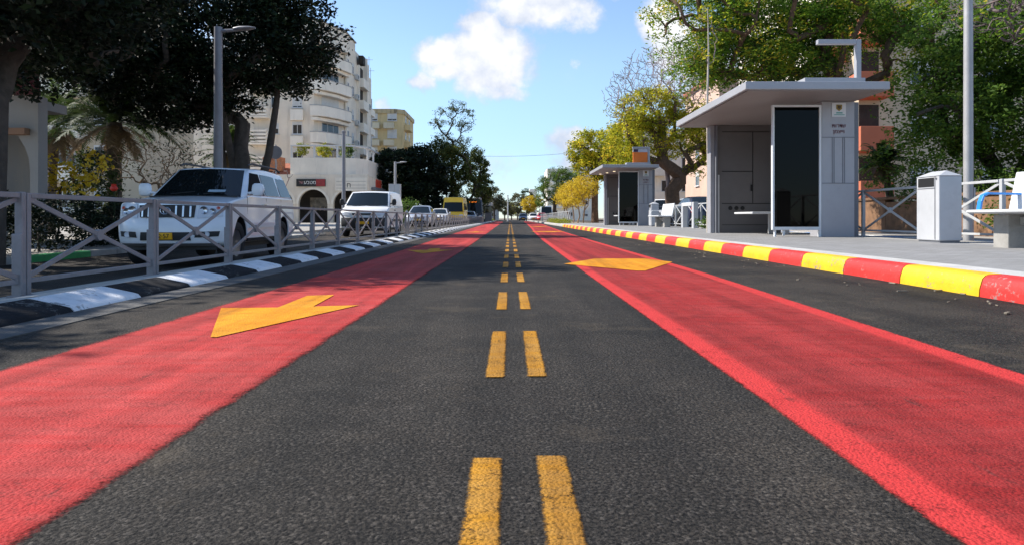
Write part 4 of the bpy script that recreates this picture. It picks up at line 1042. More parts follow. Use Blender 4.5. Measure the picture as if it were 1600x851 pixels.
def face_m(o, u):
    """local x along the wall, local y into the wall, z up"""
    u = Vector((u[0], u[1], 0)).normalized(); n_in = Vector((-u.y, u.x, 0))
    return Matrix(((u.x, n_in.x, 0, o[0]), (u.y, n_in.y, 0, o[1]), (0, 0, 1, o[2]), (0, 0, 0, 1)))
def window(par, M, x, z, w, h, shut=0.0, bars=1, sill=True, deep=.10):
    b = MB(); f = .06
    b.box(x-w/2, x+w/2, -.04, .03, z, z+f, 0, M); b.box(x-w/2, x+w/2, -.04, .03, z+h-f, z+h, 0, M)
    b.box(x-w/2, x-w/2+f, -.04, .03, z+f, z+h-f, 0, M); b.box(x+w/2-f, x+w/2, -.04, .03, z+f, z+h-f, 0, M)
    for i in range(bars): xx = x-w/2+w*(i+1)/(bars+1); b.box(xx-.025, xx+.025, -.03, .03, z+f, z+h-f, 0, M)
    if sill: b.box(x-w/2-.08, x+w/2+.08, -.14, .02, z-.07, z-.002, 0, M)
    o = b.build('window', M_FRAME, par)
    if shut < 1: b = MB(); b.box(x-w/2+f, x+w/2-f, -.012, .02, z+f, z+h-f, 0, M); b.build('pane', G_WIN, o)
    if shut > 0:
        b = MB(); n = max(3, int(h*shut/.09)); hh = (h-2*f)*shut
        for i in range(n): zz = z+h-f-hh*(i+1)/n; b.box(x-w/2+f+.004, x+w/2-f-.004, -.030-.012*(i % 2), -.014, zz, zz+hh/n*.98, 0, M)
        b.build('shutter', M_SHUT, o)
    return o
def ac_unit(par, M, x, z):
    b = MB(); b.box(x-.42, x+.42, -.40, -.06, z, z+.58, 0, M); b.box(x-.36, x-.30, -.38, .02, z-.05, z-.001, 0, M); b.box(x+.30, x+.36, -.38, .02, z-.05, z-.001, 0, M)
    o = b.build('air_conditioner', M_AC, par, bevel=.02); b = MB(); b.lathe([(0, 0), (.22, 0), (.22, .01), (0, .01)], 14, 0, M @ Matrix.Translation((x-.08, -.405, z+.29)) @ Matrix.Rotation(R(90), 4, 'X')); b.build('fan_grille', M_TRIM, o)

# --- white corner apartment block
bw = thing('apartment_block', 'tall white apartment block with rounded corner balconies above an arcade', 'building', (-22, 75, 0))
def setp(o): o.matrix_parent_inverse = o.parent.matrix_world.inverted() if False else Matrix.Translation(-o.parent.location); return o
_old = MB.build
def build_world(self, name, m, parent=None, **k):
    """build in world coordinates under a thing whose empty stands elsewhere"""
    o = _old(self, name, m, parent, **k)
    if parent is not None and parent.parent is None and parent.type == 'EMPTY': o.location = -parent.location
    return o
MB.build = build_world
TOP = 21.0
plan = [(-33, 70), (-20.1, 70), (-18.1, 75), (-18.1, 89), (-33, 89)]
b = MB(); b.prism(plan, 2, -.5, 18.6); wall = b.build('wall', W_WHITE, bw)
plan2 = [(-30, 70.6), (-20.4, 70.6), (-18.6, 75.2), (-18.6, 87), (-30, 87)]
b = MB(); b.prism([(-30, 70.1), (-20.15, 70.1), (-18.15, 75.05), (-18.15, 80), (-30, 80)], 2, 18.603, TOP); b.prism([(-30, 80.01), (-18.3, 80.01), (-18.3, 88.5), (-30, 88.5)], 2, 18.603, 20.3)
rf = b.build('roof_storey', W_WHITE, bw)
b = MB(); b.prism([(-30.1, 69.95), (-20.1, 69.95), (-18.0, 75.0), (-18.0, 80.1), (-30.1, 80.1)], 2, TOP+.003, TOP+.14); b.build('parapet_cap', W_GREYP, rf)
c0 = Vector((-20.1, 70, 0)); c1 = Vector((-18.1, 75, 0)); cd = (c1-c0).normalized(); cn = Vector((cd.y, -cd.x, 0)); CL = (c1-c0).length
FM = face_m((-33, 70, 0), (1, 0)); CM = face_m((-20.1, 70, 0), (cd.x, cd.y)); SM = face_m((-18.1, 75, 0), (0, 1))
for i, zf in enumerate((5.9, 8.6, 11.3, 14.0, 16.6)):
    bal = MB(); pl = []
    for f, o in ((-.12, .0), (-.06, .75), (.08, 1.15), (.5, 1.32), (.90, 1.15), (1.02, .75), (1.05, 0)):
        p = c0+cd*(CL*f)+cn*o; pl.append((p.x, p.y))
    bal.prism(pl, 2, zf-.35, zf+.72); bo = bal.build('balcony', W_WHITE2, bw, bevel=.03)
    bal = MB(); p2 = [((x-(-19.1))*1.02-19.1, (y-72.5)*1.01+72.5) for x, y in pl]; bal.prism(p2, 2, zf+.723, zf+.80); bal.build('balcony_rail', W_GREYP, bo)
    lint = MB(); lint.prism([(c0.x+cd.x*CL*f+cn.x*o, c0.y+cd.y*CL*f+cn.y*o) for f, o in ((-.10, .0), (-.05, .6), (.5, .95), (1.0, .6), (1.03, 0))], 2, zf+1.95, zf+2.28); lint.build('balcony_soffit', W_WHITE2, bo)
    window(bw, CM, CL*.5, zf+.85, 2.9, 1.08, (0.0, 0.0, .95, 0.0, .5)[i], 2, False)
    # front windows with their shutter boxes
    window(bw, FM, 11.2, zf+.55, 1.0, 1.30, (.35, .25, .9, .2, .4)[i], 1); window(bw, FM, 8.9, zf+.55, .8, 1.1, .5*(i % 2), 1)
    window(bw, FM, 4.2, zf+.5, 1.5, 1.3, .3, 1)
    bx = MB(); bx.box(10.55, 11.85, -.32, -.002, zf-.75, zf+.35, 0, FM); bx.build('window_box', W_WHITE2, bw)
    # slatted balconies on the left wing
    sl = MB(); 
    for k in range(4): sl.box(6.6, 9.6-1.2, -1.1, -.95, zf-.4+k*.36, zf-.4+k*.36+.20, 0, FM)
    sl.box(6.6, 6.75, -1.1, -.003, zf-.45, zf+1.0, 0, FM); sl.box(8.25, 8.4, -.94, -.003, zf-.45, zf+1.0, 0, FM); sl.box(6.55, 8.45, -1.1, -.003, zf-.6, zf-.45, 0, FM)
    sl.build('slatted_balcony', W_WHITE2, bw)
    # side wall towards the street
    for y, w_, h_, sh in ((1.3, .7, 1.2, 0), (3.6, .9, 1.2, .5), (10.2, 1.2, 1.3, .3)): window(bw, SM, y, zf+.5, w_, h_, sh*(i % 3)/2, 1)
    rc = MB(); rc.box(6.1, 8.9, -.02, .6, zf+.35, zf+2.1, 0, SM); rc.build('loggia_opening', M_INT, bw)  # dark slab painted as the loggia's shade, wall not hollowed
    pr = MB(); pr.box(6.0, 9.0, -.75, -.022, zf-.5, zf+.55, 0, SM); pr.build('loggia_parapet', W_WHITE2, bw)
    ac_unit(bw, SM, 4.9, zf+.1+.3*(i % 2))
    if i in (1, 3): ac_unit(bw, SM, 11.8, zf+.4)
b = MB(); b.box(5.55, 5.75, -.35, -.002, 0, 18.6, 0, SM); b.box(9.2, 9.4, -.5, -.002, 0, 20.2, 0, SM); b.box(-.25, .0, -.2, -.002, 4, 18.6, 0, SM); b.build('pilaster', W_WHITE2, bw)
b = MB(); b.box(6.3, 7.6, -.6, -.03, 18.9, 19.9, 0, SM); b.build('roof_opening', M_INT, bw)  # dark block in place of a shaded recess
bx = MB(); bx.prism([(-30, 89.01), (-19.8, 89.01), (-19.8, 98), (-30, 98)], 2, -.5, 17.6); ext = bx.build('rear_wing', W_GREYP, bw)
EM = face_m((-19.8, 89, 0), (0, 1))
for i in range(6):
    for y in (2.2, 5.0, 8.0): window(bw, EM, y, 2.6+i*2.6, 1.1, 1.3, (i+y) % 1.0, 1)
    pr = MB(); pr.box(3.6, 6.6, -.9, -.003, 1.6+i*2.6, 2.5+i*2.6, 0, EM); pr.build('loggia_parapet', W_WHITE2, bw)
for x, y, h in ((-18.6, 90, 4.2), (-19.0, 93, 3.4)):
    b = MB(); b.tube([(x, y, 17.5), (x, y, 17.6+h)], .035, 6); b.tube([(x-.5, y, 17.2+h), (x+.5, y, 17.2+h)], .025, 5); b.build('aerial', M_POLED, bw)
# arcade podium in front of it
ar = thing('arcade', 'pale shop arcade with dark arches and a planted terrace below white block', 'building', (-18, 63, 0))
def arch_poly(x0, x1, top, arches, spring_r):
    p = [(x0, -.4)]
    for (cx, r, sp) in arches:
        p += [(cx-r, -.4), (cx-r, sp)]+[(cx-r*math.cos(a), sp+r*math.sin(a)) for a in np.linspace(0, math.pi, 15)[1:-1]]+[(cx+r, sp), (cx+r, -.4)]
    return p+[(x1, -.4), (x1, top), (x0, top)]
ARC = [(-24.4, 1.33, 1.85), (-21.2, 1.33, 1.85), (-18.07, 1.33, 1.85), (-14.95, 1.25, 1.85)]
b = MB(); b.prism(arch_poly(-26.5, -13.0, 4.55, ARC, 0), 1, 62.6, 63.0); b.box(-13.4, -13.001, 63.003, 82, -.4, 4.35); b.box(-26.5, -13.403, 63.003, 69.95, 4.10, 4.5); b.build('wall', W_WHITE, ar)
b = MB()
for (cx, r, sp) in ARC:
    for k in range(14):
        a0, a1 = math.pi*k/14, math.pi*(k+1)/14; q = [(cx-(r+dr)*math.cos(a), sp+(r+dr)*math.sin(a)) for a, dr in ((a0, .0), (a1, .0), (a1, .22), (a0, .22))]
        b.prism(q, 1, 62.54, 62.598)
b.build('arch_trim', W_WHITE2, ar)
b = MB(); b.box(-26.5, -13.5, 65.2, 65.5, -.4, 4.095); b.build('shop_front', M_INT, ar)
for cx in (-24.4, -21.2, -18.07, -14.95):
    sw = MB(); sw.box(cx-1.0, cx+1.0, 65.12, 65.19, 1.3, 2.5); sw.build('shop_window', mat('shop_window_warm', (.20, .17, .13), .4, var=.6, vscale=2.5), ar)
sh = MB(); rr = random.Random(5)
for cx in (-24.4, -21.2, -18.07, -14.95):
    for k in range(5): x = cx-.8+.4*k; h = rr.uniform(.3, .6); sh.lathe([(.06, 0), (.09, h*.3), (.05, h*.75), (.03, h)], 8, 0, Matrix.Translation((x, 65.0, 1.25)))
sh.build('shop_goods', mat('goods_tan', (.35, .26, .16), .6, var=.4, vscale=6), ar)
sg = MB(); sg.box(-19.55, -16.9, 62.44, 62.59, 3.45, 4.12); sgo = sg.build('shop_sign', mat('sign_black', (.015, .013, .014), .4, var=.1), ar)
b = MB(); b.box(-17.75, -16.92, 62.42, 62.437, 3.47, 4.10); b.build('sign_red_panel', mat('sign_dark_red', (.30, .03, .03), .5, var=.4, vscale=5), sgo)
tw = mat('sign_text_white', (.75, .74, .72), .5, var=0)
for t, x, z, s_, mm in (('עבטמ', -18.3, 3.80, .46, tw), ('לש', -19.1, 3.80, .34, mat('sign_text_pink', (.5, .25, .25), .5, var=0))):
    text_mesh('sign_letters', t, s_, mm, sgo, (x, 62.42, z), (R(90), 0, 0))
sg = MB(); sg.box(-16.0, -13.1, 62.46, 62.59, 3.05, 4.25); sgo = sg.build('shop_sign', W_WHITE2, ar)
b = MB()
for z in (3.28, 3.56, 3.9): b.box(-15.9, -13.2, 62.445, 62.457, z, z+.02)
b.build('sign_lines', M_TRIM, sgo)
text_mesh('sign_letters', 'ח', .62, M_TRIM, sgo, (-14.75, 62.44, 3.55), (R(90), 0, 0))
b = MB(); b.box(-13.0, -12.6, 64, 80, 3.2, 3.45); b.build('awning', M_SHELLD, ar)
for y, c in ((66, (.55, .06, .03)), (70, (.05, .12, .09)), (74, (.10, .11, .12)), (78, (.30, .28, .26))):
    b = MB(); b.box(-13.0, -12.93, y, y+2.6, 3.5, 4.3); b.build('side_sign', mat('side_sign_%d' % y, c, .5, var=.3, vscale=3), ar)
ter = [(-20.2, 62.75), (-15.6, 62.75), (-14.3, 63.3), (-13.5, 64.8), (-13.5, 76), (-13.75, 76), (-13.75, 64.9), (-14.5, 63.55), (-15.7, 63.0), (-20.2, 63.0)]
b = MB(); b.prism(ter, 2, 4.553, 6.1); b.build('terrace_parapet', W_WHITE2, ar)
b = MB(); b.prism([(x, y) for x, y in ter], 2, 7.15, 7.28); 
for x, y in ((-20.1, 62.87), (-18.0, 62.87), (-15.9, 62.87), (-13.62, 65.2), (-13.62, 68), (-13.62, 71)): b.box(x-.08, x+.08, y-.08, y+.08, 6.1, 7.15)
b.build('terrace_frame', M_FRAME, ar)
b = MB(); b.add([(-23.2, 62.8, 4.56), (-20.25, 62.8, 4.56), (-20.25, 65.5, 5.8), (-23.2, 65.5, 5.8), (-23.2, 65.5, 4.56), (-20.25, 65.5, 4.56)], [(0, 1, 2, 3), (0, 3, 4), (1, 5, 2), (3, 2, 5, 4), (0, 4, 5, 1)]); b.build('tiled_roof', M_TERRA, ar)
b = MB(); b.box(-22.9, -21.2, 63.2, 64.4, 4.9, 6.2); b.build('brick_stack', mat('brick_orange', (.42, .17, .08), .8, var=.3, vscale=8), ar)
# --- yellow block
by = thing('apartment_block', 'yellow apartment block with stained parapet beyond the white one', 'building', (-20, 110, 0))
b = MB(); b.prism([(-27, 110), (-18.6, 110), (-17.3, 111), (-17.3, 122), (-27, 122)], 2, -.4, 17.4); b.build('wall', W_YELLOW, by)
b = MB(); b.prism([(-27.1, 109.8), (-18.5, 109.8), (-17.1, 110.9), (-17.1, 122.1), (-27.1, 122.1)], 2, 17.403, 18.1); b.build('parapet', plaster('parapet_stained', (.50, .39, .22), (.08, .06, .045), .9), by)
YM = face_m((-27, 110, 0), (1, 0)); YS_ = face_m((-17.3, 111, 0), (0, 1))
for i in range(6):
    z = 1.9+i*2.75
    for x in (4.9, 8.0):
        window(by, YM, x, z+.55, 1.5, 1.35, (.0, .5, .35, .8, 1.0, .8)[i], 1)
    for (x0, x1) in ((3.7, 6.1), (7.2, 8.35)):
        pr = MB(); pr.box(x0-.4, x1, -1.1, -.003, z-.75, z+.15, 0, YM); pr.build('balcony', plaster('balcony_cream', (.60, .53, .38), amt=.3), by)
    for y in (2.2, 6): window(by, YS_, y, z+.6, 1.2, 1.2, .4, 1)
    pr = MB(); pr.box(.6, 4.4, -.9, -.003, z-.75, z+.15, 0, YS_); pr.build('balcony', W_YELLOW, by)
for x, h in ((-25.6, 6.0), (-24.8, 5.0)):
    b = MB(); b.tube([(x, 113, 18), (x, 113, 18+h)], .05, 6); b.build('aerial', M_POLED, by)
# --- beige block behind the palms, arch-walled house at the far left
bb = thing('apartment_block', 'sunlit beige apartment block behind the palms and yellow bush', 'building', (-28, 45, 0))
b = MB(); b.box(-40, -24.1, 45, 52, -.4, 14.5); b.build('wall', W_BEIGE, bb)
BM = face_m((-40, 45, 0), (1, 0))
for i in range(5):
    for x in (2.5, 6.2, 10.8, 13.2): window(bb, BM, x, 1.2+i*2.75, 1.2, 1.4, ((i*3+x) % 4)/4, 1)
    b = MB(); b.box(8.0, 12.2, -1.2, -.003, .2+i*2.75, 1.15+i*2.75, 0, BM); b.build('balcony', W_WHITE2, bb)
ba = thing('arch_house', 'grey-white house with a tall blind arch beside the leftmost trunk', 'building', (-14, 17, 0))
b = MB(); b.prism(arch_poly(-18.5, -11.75, 3.6, [(-13.3, 1.35, 1.75)], 0), 1, 17, 17.35); b.prism([(-18.5, 18.5), (-12.75, 18.5), (-14.6, 21.4), (-18.5, 21.4)], 2, -.3, 3.58); b.prism([(-11.97, 17.352), (-11.75, 17.352), (-12.74, 18.498), (-12.96, 18.498)], 2, -.3, 3.58); b.box(-18.5, -12.0, 17.352, 18.49, 3.35, 3.579); b.build('wall', plaster('plaster_grey_white', (.29, .275, .26), amt=.35), ba)
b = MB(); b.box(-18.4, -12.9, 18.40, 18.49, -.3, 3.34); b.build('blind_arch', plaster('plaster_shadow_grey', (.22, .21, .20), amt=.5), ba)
b = MB(); b.box(-13.6, -11.95, 16.80, 16.997, 2.62, 2.78); b.build('ledge', mat('ledge_timber', (.25, .13, .07), .7), ba)
b = MB(); b.box(-15.2, -11.72, 16.86, 16.996, 3.62, 4.02); o = b.build('fascia_sign', mat('sign_maroon', (.16, .03, .04), .5, var=.3, vscale=3), ba)
b = MB(); b.box(-15.0, -12.35, 16.84, 16.857, 3.64, 3.99); b.build('sign_red_panel', mat('sign_bright_red', (.72, .05, .03), .5, var=.2, vscale=4), o)
# --- right-hand side
bo = thing('apartment_block', 'beige apartment block with orange balconies behind the nearer shelter', 'building', (24, 38, 0))
b = MB(); b.box(19.4, 40, 38, 52, -.3, 16); b.box(17.4, 19.398, 39.5, 52, -.3, 16.0, 1); b.build('wall', [W_BEIGE, W_WHITE2], bo)
OM = face_m((19.4, 38, 0), (1, 0)); OS = face_m((17.4, 39.5, 0), (1, 0))
for i in range(6):
    z = 1.2+i*2.95
    b = MB(); b.box(-.55, 1.25, -1.3, -.003, z, z+1.35, 0, OM); b.build('balcony', W_ORANGE, bo, bevel=.02)
    b = MB(); b.box(.0, 1.1, -.03, -.002, z+1.36, z+2.7, 0, OM); b.build('loggia_opening', M_INT, bo)  # thin dark sheet on the wall stands for loggia shade
    for x in (3.5, 7.5, 12): window(bo, OM, x, z+.9, 1.3, 1.3, .4, 1)
    window(bo, OS, .95, z+.6, 1.0, 1.4, .3*(i % 3), 1)
    b = MB(); b.box(.15, 1.8, -.5, -.003, z-.6, z+.25, 0, OS); b.build('balcony_panel', W_ORANGE if i % 2 else W_PINK, bo)
def plain_block(label, x0, x1, y, dep, h, wm, cols, fl=2.8, roof=None):
    r = thing('apartment_block', label, 'building', ((x0+x1)/2, y, 0)); b = MB(); b.box(x0, x1, y, y+dep, -.3, h); b.build('wall', wm, r)
    M = face_m((x0, y, 0), (1, 0)); ML = face_m((x0, y+dep, 0), (0, -1)); MR = face_m((x1, y, 0), (0, 1))
    for i in range(int((h-1)/fl)):
        for k in range(cols): window(r, M, (x1-x0)*(k+.5)/cols, 1.0+i*fl, 1.3, 1.4, ((i*2+k) % 3)/3, 1)
        window(r, ML if x0 > 0 else MR, dep*.4, 1.0+i*fl, 1.3, 1.4, .3, 1)
        b = MB(); b.box((x1-x0)*.1, (x1-x0)*.45, -1.0, -.003, .1+i*fl, .95+i*fl, 0, M); b.build('balcony', W_WHITE2, r)
    if roof: b = MB(); b.box(x0-.2, x1+.2, y-.2, y+dep+.2, h+.003, h+.5); b.build('roof', roof, r)
    return r
plain_block('pinkish apartment block glimpsed through the big green tree', 19, 33, 62, 12, 13.5, W_PINK, 4, roof=M_TERRA)
plain_block('white apartment block glimpsed behind the forked tree trunk', 15.5, 23, 84, 12, 11.5, W_WHITE2, 3)
plain_block('cream block far down the road above the cone-shaped trees', 9.0, 20, 165, 14, 12.5, W_WHITE2, 3)
plain_block('tiny pale tower at the very end of the road', 6.8, 9.2, 235, 8, 10.5, W_WHITE2, 1)
plain_block('low grey block at the road end left of the distant pole', -12, -3.5, 205, 10, 6.5, W_GREYP, 3)
MB.build = _old
# ---------------------------------------------------------------- trees, hedges, shrubs
L_MID = leaf_mat('leaf_mid', [(.1, (.03, .045, .012)), (.5, (.075, .10, .022)), (.9, (.15, .165, .04))], .35)
# big dark fig trees of the left pavement
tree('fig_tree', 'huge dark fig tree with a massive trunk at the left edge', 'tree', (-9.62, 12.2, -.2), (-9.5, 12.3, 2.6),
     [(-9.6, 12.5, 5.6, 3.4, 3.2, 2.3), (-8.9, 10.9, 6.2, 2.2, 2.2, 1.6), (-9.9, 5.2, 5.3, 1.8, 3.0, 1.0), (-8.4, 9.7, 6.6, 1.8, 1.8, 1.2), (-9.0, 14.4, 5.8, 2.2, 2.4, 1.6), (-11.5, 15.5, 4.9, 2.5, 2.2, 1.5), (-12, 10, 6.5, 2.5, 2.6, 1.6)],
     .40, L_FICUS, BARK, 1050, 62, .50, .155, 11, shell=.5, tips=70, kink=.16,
     extra=[('low_canopy', [(-9.75, 5.2, 5.3, 1.8, 3.0, .9), (-9.2, 9.5, 6.2, 1.9, 2.2, 1.0), (-9.6, 12.3, 6.4, 1.8, 2.0, 1.0)], L_FICUS, 520, 62, .5, .155)])  # extra clumps out of view, added to thicken the shade on the left kerb
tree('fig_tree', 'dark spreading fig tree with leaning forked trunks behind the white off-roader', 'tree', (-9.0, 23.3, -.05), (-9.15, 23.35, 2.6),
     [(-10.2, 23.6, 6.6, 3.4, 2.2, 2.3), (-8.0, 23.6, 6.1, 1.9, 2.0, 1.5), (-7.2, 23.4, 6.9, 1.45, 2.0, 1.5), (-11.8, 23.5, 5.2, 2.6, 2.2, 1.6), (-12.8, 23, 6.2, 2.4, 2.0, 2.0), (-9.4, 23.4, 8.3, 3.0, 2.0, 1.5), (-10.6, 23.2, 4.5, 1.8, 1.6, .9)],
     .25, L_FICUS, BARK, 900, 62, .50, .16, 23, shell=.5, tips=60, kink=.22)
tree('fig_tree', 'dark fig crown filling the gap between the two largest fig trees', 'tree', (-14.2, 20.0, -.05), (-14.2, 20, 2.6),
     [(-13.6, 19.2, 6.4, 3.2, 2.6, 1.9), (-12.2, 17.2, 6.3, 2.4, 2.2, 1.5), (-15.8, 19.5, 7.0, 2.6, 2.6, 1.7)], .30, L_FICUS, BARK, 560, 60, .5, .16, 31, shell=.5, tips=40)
r = [o for o in COL.objects if o.get('label', '').startswith('dark spreading fig')][0]
b = MB(); b.tube([(-.05, 0, -.2), (-.22, .05, 1.0), (-.45, .05, 2.4), (-.95, .1, 4.6), (-1.3, .2, 6.0)], [.20, .16, .14, .11, .06], 10); b.tube([(.12, 0, -.2), (.38, .0, 1.3), (.75, .05, 2.8), (1.0, .1, 4.6), (1.1, .1, 6.0)], [.18, .15, .13, .10, .05], 10); b.tube([(-.3, 0, -.2), (-.75, .1, 1.6), (-1.0, .3, 4.2)], [.13, .10, .06], 9)
b.build('side_trunk', BARK, r, smooth=50)
# palms and the planting behind the hedge
palm('date_palm', 'slimmer date palm right of the arch-walled house', (-17.5, 26, .1), 3.9, .14, 60, 2.6, 4, (.25, 0))
palm('date_palm', 'stout date palm with broad drooping fronds behind the white off-roader', (-13.9, 24, .1), 3.8, .21, 80, 2.8, 9)
palm('date_palm', 'small date palm seen between the tall lamp and the forked fig trunks', (-12.3, 30, .1), 3.3, .18, 44, 1.7, 15)
bush('yellow_shrub', 'loose yellow-leaved shrub in front of the slimmer palm', 'shrub', (-12.5, 18.9, .1), [(-13.4, 19.0, 1.75, .75, .6, .45), (-12.3, 19.3, 1.6, .85, .6, .5), (-13.4, 19.6, 2.55, .35, .4, .4), (-11.9, 19.2, 2.0, .5, .5, .5)], L_YEL, 55, 14, .20, .13, 41, stem=.035, ntip=24, aspect=.7)
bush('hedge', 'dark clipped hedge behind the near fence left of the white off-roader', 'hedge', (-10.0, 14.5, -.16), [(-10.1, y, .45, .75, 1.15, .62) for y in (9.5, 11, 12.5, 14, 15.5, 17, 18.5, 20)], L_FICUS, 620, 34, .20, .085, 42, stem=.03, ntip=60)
r = bush('dark_conifer', 'dark shaggy shrub at the foot of the stout palm', 'shrub', (-13.5, 22.0, .1), [(-13.4, 22, 1.5, .8, .7, 1.3)], L_DARK, 90, 40, .3, .10, 43, stem=.05)
r = thing('bare_shrub', 'brown twiggy half-bare shrub between the stout palm and the tall lamp', 'shrub', (-10.8, 21.2, .1))
bare_crown('twigs', r, (-10.8, 21.2, 0), (-10.8, 21.2, .7), [(-11.0, 21.2, 2.3, 1.3, .9, .9), (-9.9, 21, 2.1, .8, .8, .8), (-12, 21, 2.2, .7, .7, .6)], 420, .06, TWIG2, 44, .006, .12)
rng = np.random.default_rng(45); P, t = fill_leaves(crown_clumps([(-.2, 0, 2.2, 1.2, .9, .8), (.8, 0, 2.3, .7, .7, .6)], 60, rng, .4), 8, .22, rng); leaves_object('leaves', P, t, .09, L_OLIVE, rng, r)
# red bloom above the hedge
p = at(178, 297, 16.4); f = thing('red_flower', 'single large red flower above the dark hedge beside the off-roader', 'flower', (p.x, p.y, p.z-.9))
b = MB(); b.tube([(0, 0, 0), (.02, 0, .5), (0, 0, .88)], .012, 6); b.build('stem', L_DARK, f)
b = MB()
for k in range(7):
    a = 2*math.pi*k/7; Mx = Matrix.Translation((0, 0, .90)) @ Matrix.Rotation(a, 4, 'Z') @ Matrix.Rotation(R(-52), 4, 'Y')
    b.add([(0, 0, 0), (.07, -.055, .015), (.135, -.03, .05), (.135, .03, .05), (.07, .055, .015)], [(0, 1, 2, 3, 4)], 0, Mx)
b.lathe([(0, .86), (.06, .88), (.09, .93), (.06, .99), (0, 1.02)], 10); b.build('petals', mat('petal_red', (.72, .04, .02), .5, var=.15), f, smooth=60)
# sapling in front of the arcade, terrace plants
r = thing('bare_sapling', 'slim leafless sapling in front of the arcade beside the off-roader', 'tree', (-10.4, 30.5, .0))
bare_crown('trunk', r, (-10.4, 30.5, 0), (-10.4, 30.5, 1.5), [(-10.4, 30.5, 2.5, .75, .5, .8)], 36, .045, TWIG, 46, .010)
for i, (x, dz, lm) in enumerate(((-19.3, .5, L_LIME), (-17.2, .3, L_YELG), (-15.2, .25, L_GREEN))):
    bush('terrace_plant', ('tall lime-green palm-like plant on the arcade terrace', 'yellowish middle plant on the arcade terrace', 'small green plant at the corner of the arcade terrace')[i], 'plant', (x, 63.6, 5.9), [(x, 63.6, 6.6+dz*.6, .65, .4, .55+dz*.3)], lm, 18, 22, .35, .28, 50+i, stem=.03, aspect=.25)
# dark group of trees beyond the arcade
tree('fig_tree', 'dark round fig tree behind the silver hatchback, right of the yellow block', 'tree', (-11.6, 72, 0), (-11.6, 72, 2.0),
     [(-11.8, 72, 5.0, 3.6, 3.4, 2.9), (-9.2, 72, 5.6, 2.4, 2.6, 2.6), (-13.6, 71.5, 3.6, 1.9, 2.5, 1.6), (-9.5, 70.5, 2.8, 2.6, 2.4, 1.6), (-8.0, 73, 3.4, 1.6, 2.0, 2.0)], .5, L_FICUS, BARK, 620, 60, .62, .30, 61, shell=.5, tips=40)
tree('open_crowned_tree', 'tall tree with a thin open crown above the dark figs', 'tree', (-7.3, 86, 0), (-7.3, 86, 9.5),
     [(-8.2, 86, 13.9, 1.3, 1.3, .8), (-6.6, 86, 14.6, 1.2, 1.3, .8), (-5.3, 86, 13.6, 1.1, 1.2, .8), (-9.1, 86, 12.4, 1.2, 1.3, .7), (-7.0, 86, 12.6, 1.6, 1.3, .6), (-5.6, 86, 12.0, 1.1, 1.2, .6), (-8.4, 86, 10.6, 1.4, 1.2, .9), (-6.2, 86, 10.0, 1.4, 1.2, .9), (-7.4, 86, 9.0, 2.0, 1.6, 1.0)], .22, L_MID, BARK, 260, 24, .50, .18, 62, shell=.2, tips=90, kink=.22, rmin=.025)
tree('evergreen_tree', 'mid green tree with ragged edge behind the yellow van', 'tree', (-6.6, 84, 0), (-6.6, 84, 2.4),
     [(-7.2, 84, 6.6, 2.8, 2.6, 3.0), (-5.4, 84, 4.2, 2.0, 2.2, 2.2), (-8.4, 83, 8.4, 1.8, 2.0, 1.7)], .32, L_MID, BARK, 320, 48, .60, .26, 63, tips=40, shell=.45)
tree('evergreen_tree', 'narrower upright green tree behind the dark bus', 'tree', (-4.6, 100, 0), (-4.6, 100, 2.4),
     [(-4.8, 100, 7.0, 1.9, 2.0, 3.4), (-3.8, 100, 4.6, 1.5, 1.6, 2.2), (-4.9, 100, 10.2, 1.0, 1.2, 1.6)], .28, L_MID, BARK, 220, 44, .6, .28, 64, tips=30, shell=.4)
bush('lime_shrub', 'bright yellow-green small tree between the yellow block and dark figs', 'shrub', (-15.2, 78, 0), [(-15.2, 78, 4.6, 1.4, 1.3, 2.0), (-14.6, 78, 3.0, 1.2, 1.2, 1.5)], L_LIME, 80, 34, .5, .26, 65, stem=.12)
bush('green_shrub', 'green leafy shrub between the white van and the silver hatchback', 'shrub', (-8.9, 52, 0), [(-9.0, 52, 1.3, 1.0, 1.2, 1.1), (-8.0, 55, 1.1, .9, 1.2, 1.0)], L_GREEN, 90, 30, .4, .16, 66, stem=.06)
tree('grey_tree', 'grey-brown distant tree at the end of the left trees', 'tree', (-3.2, 138, 0), (-3.2, 138, 2.2), [(-3.3, 138, 4.6, 1.9, 2.2, 2.4), (-2.1, 138, 3.2, 1.4, 1.6, 1.5)], .25, L_OLIVE, BARK, 120, 40, .6, .28, 67, tips=30, shell=.4)
# trees of the bus platform
tree('flame_tree', 'broad green feathery tree spreading above the nearer shelter', 'tree', (9.5, 19.6, .1), (9.4, 19.5, 3.9),
     [(5.2, 19.5, 6.0, 1.4, 1.6, 1.5), (6.7, 19.5, 5.4, 1.7, 1.7, 1.2), (8.4, 19.7, 5.2, 1.5, 1.7, 1.0), (7.4, 19.2, 6.9, 2.6, 2.2, 1.2), (10.2, 19.3, 6.7, 2.3, 2.0, 1.1), (12.0, 19.4, 6.2, 1.7, 1.7, .9), (5.9, 19.4, 7.6, 1.6, 1.8, 1.0), (5.6, 19.8, 4.8, .9, 1.2, .7), (11.3, 19.3, 5.2, 1.0, 1.2, .7)],
     .26, L_FEATH, BARK2, 640, 66, .42, .105, 71, shell=.3, tips=120, kink=.2, aspect=.38, rmin=.010,
     extra=[('dark_foliage', [(6.6, 20, 5.2, 1.5, 1.4, .8), (8.5, 20.1, 4.9, 1.3, 1.3, .7), (7.6, 20.3, 6.2, 2.2, 1.4, 1.0), (10.4, 20, 6.2, 1.6, 1.2, .8)], L_GREEN, 420, 66, .40, .11)])
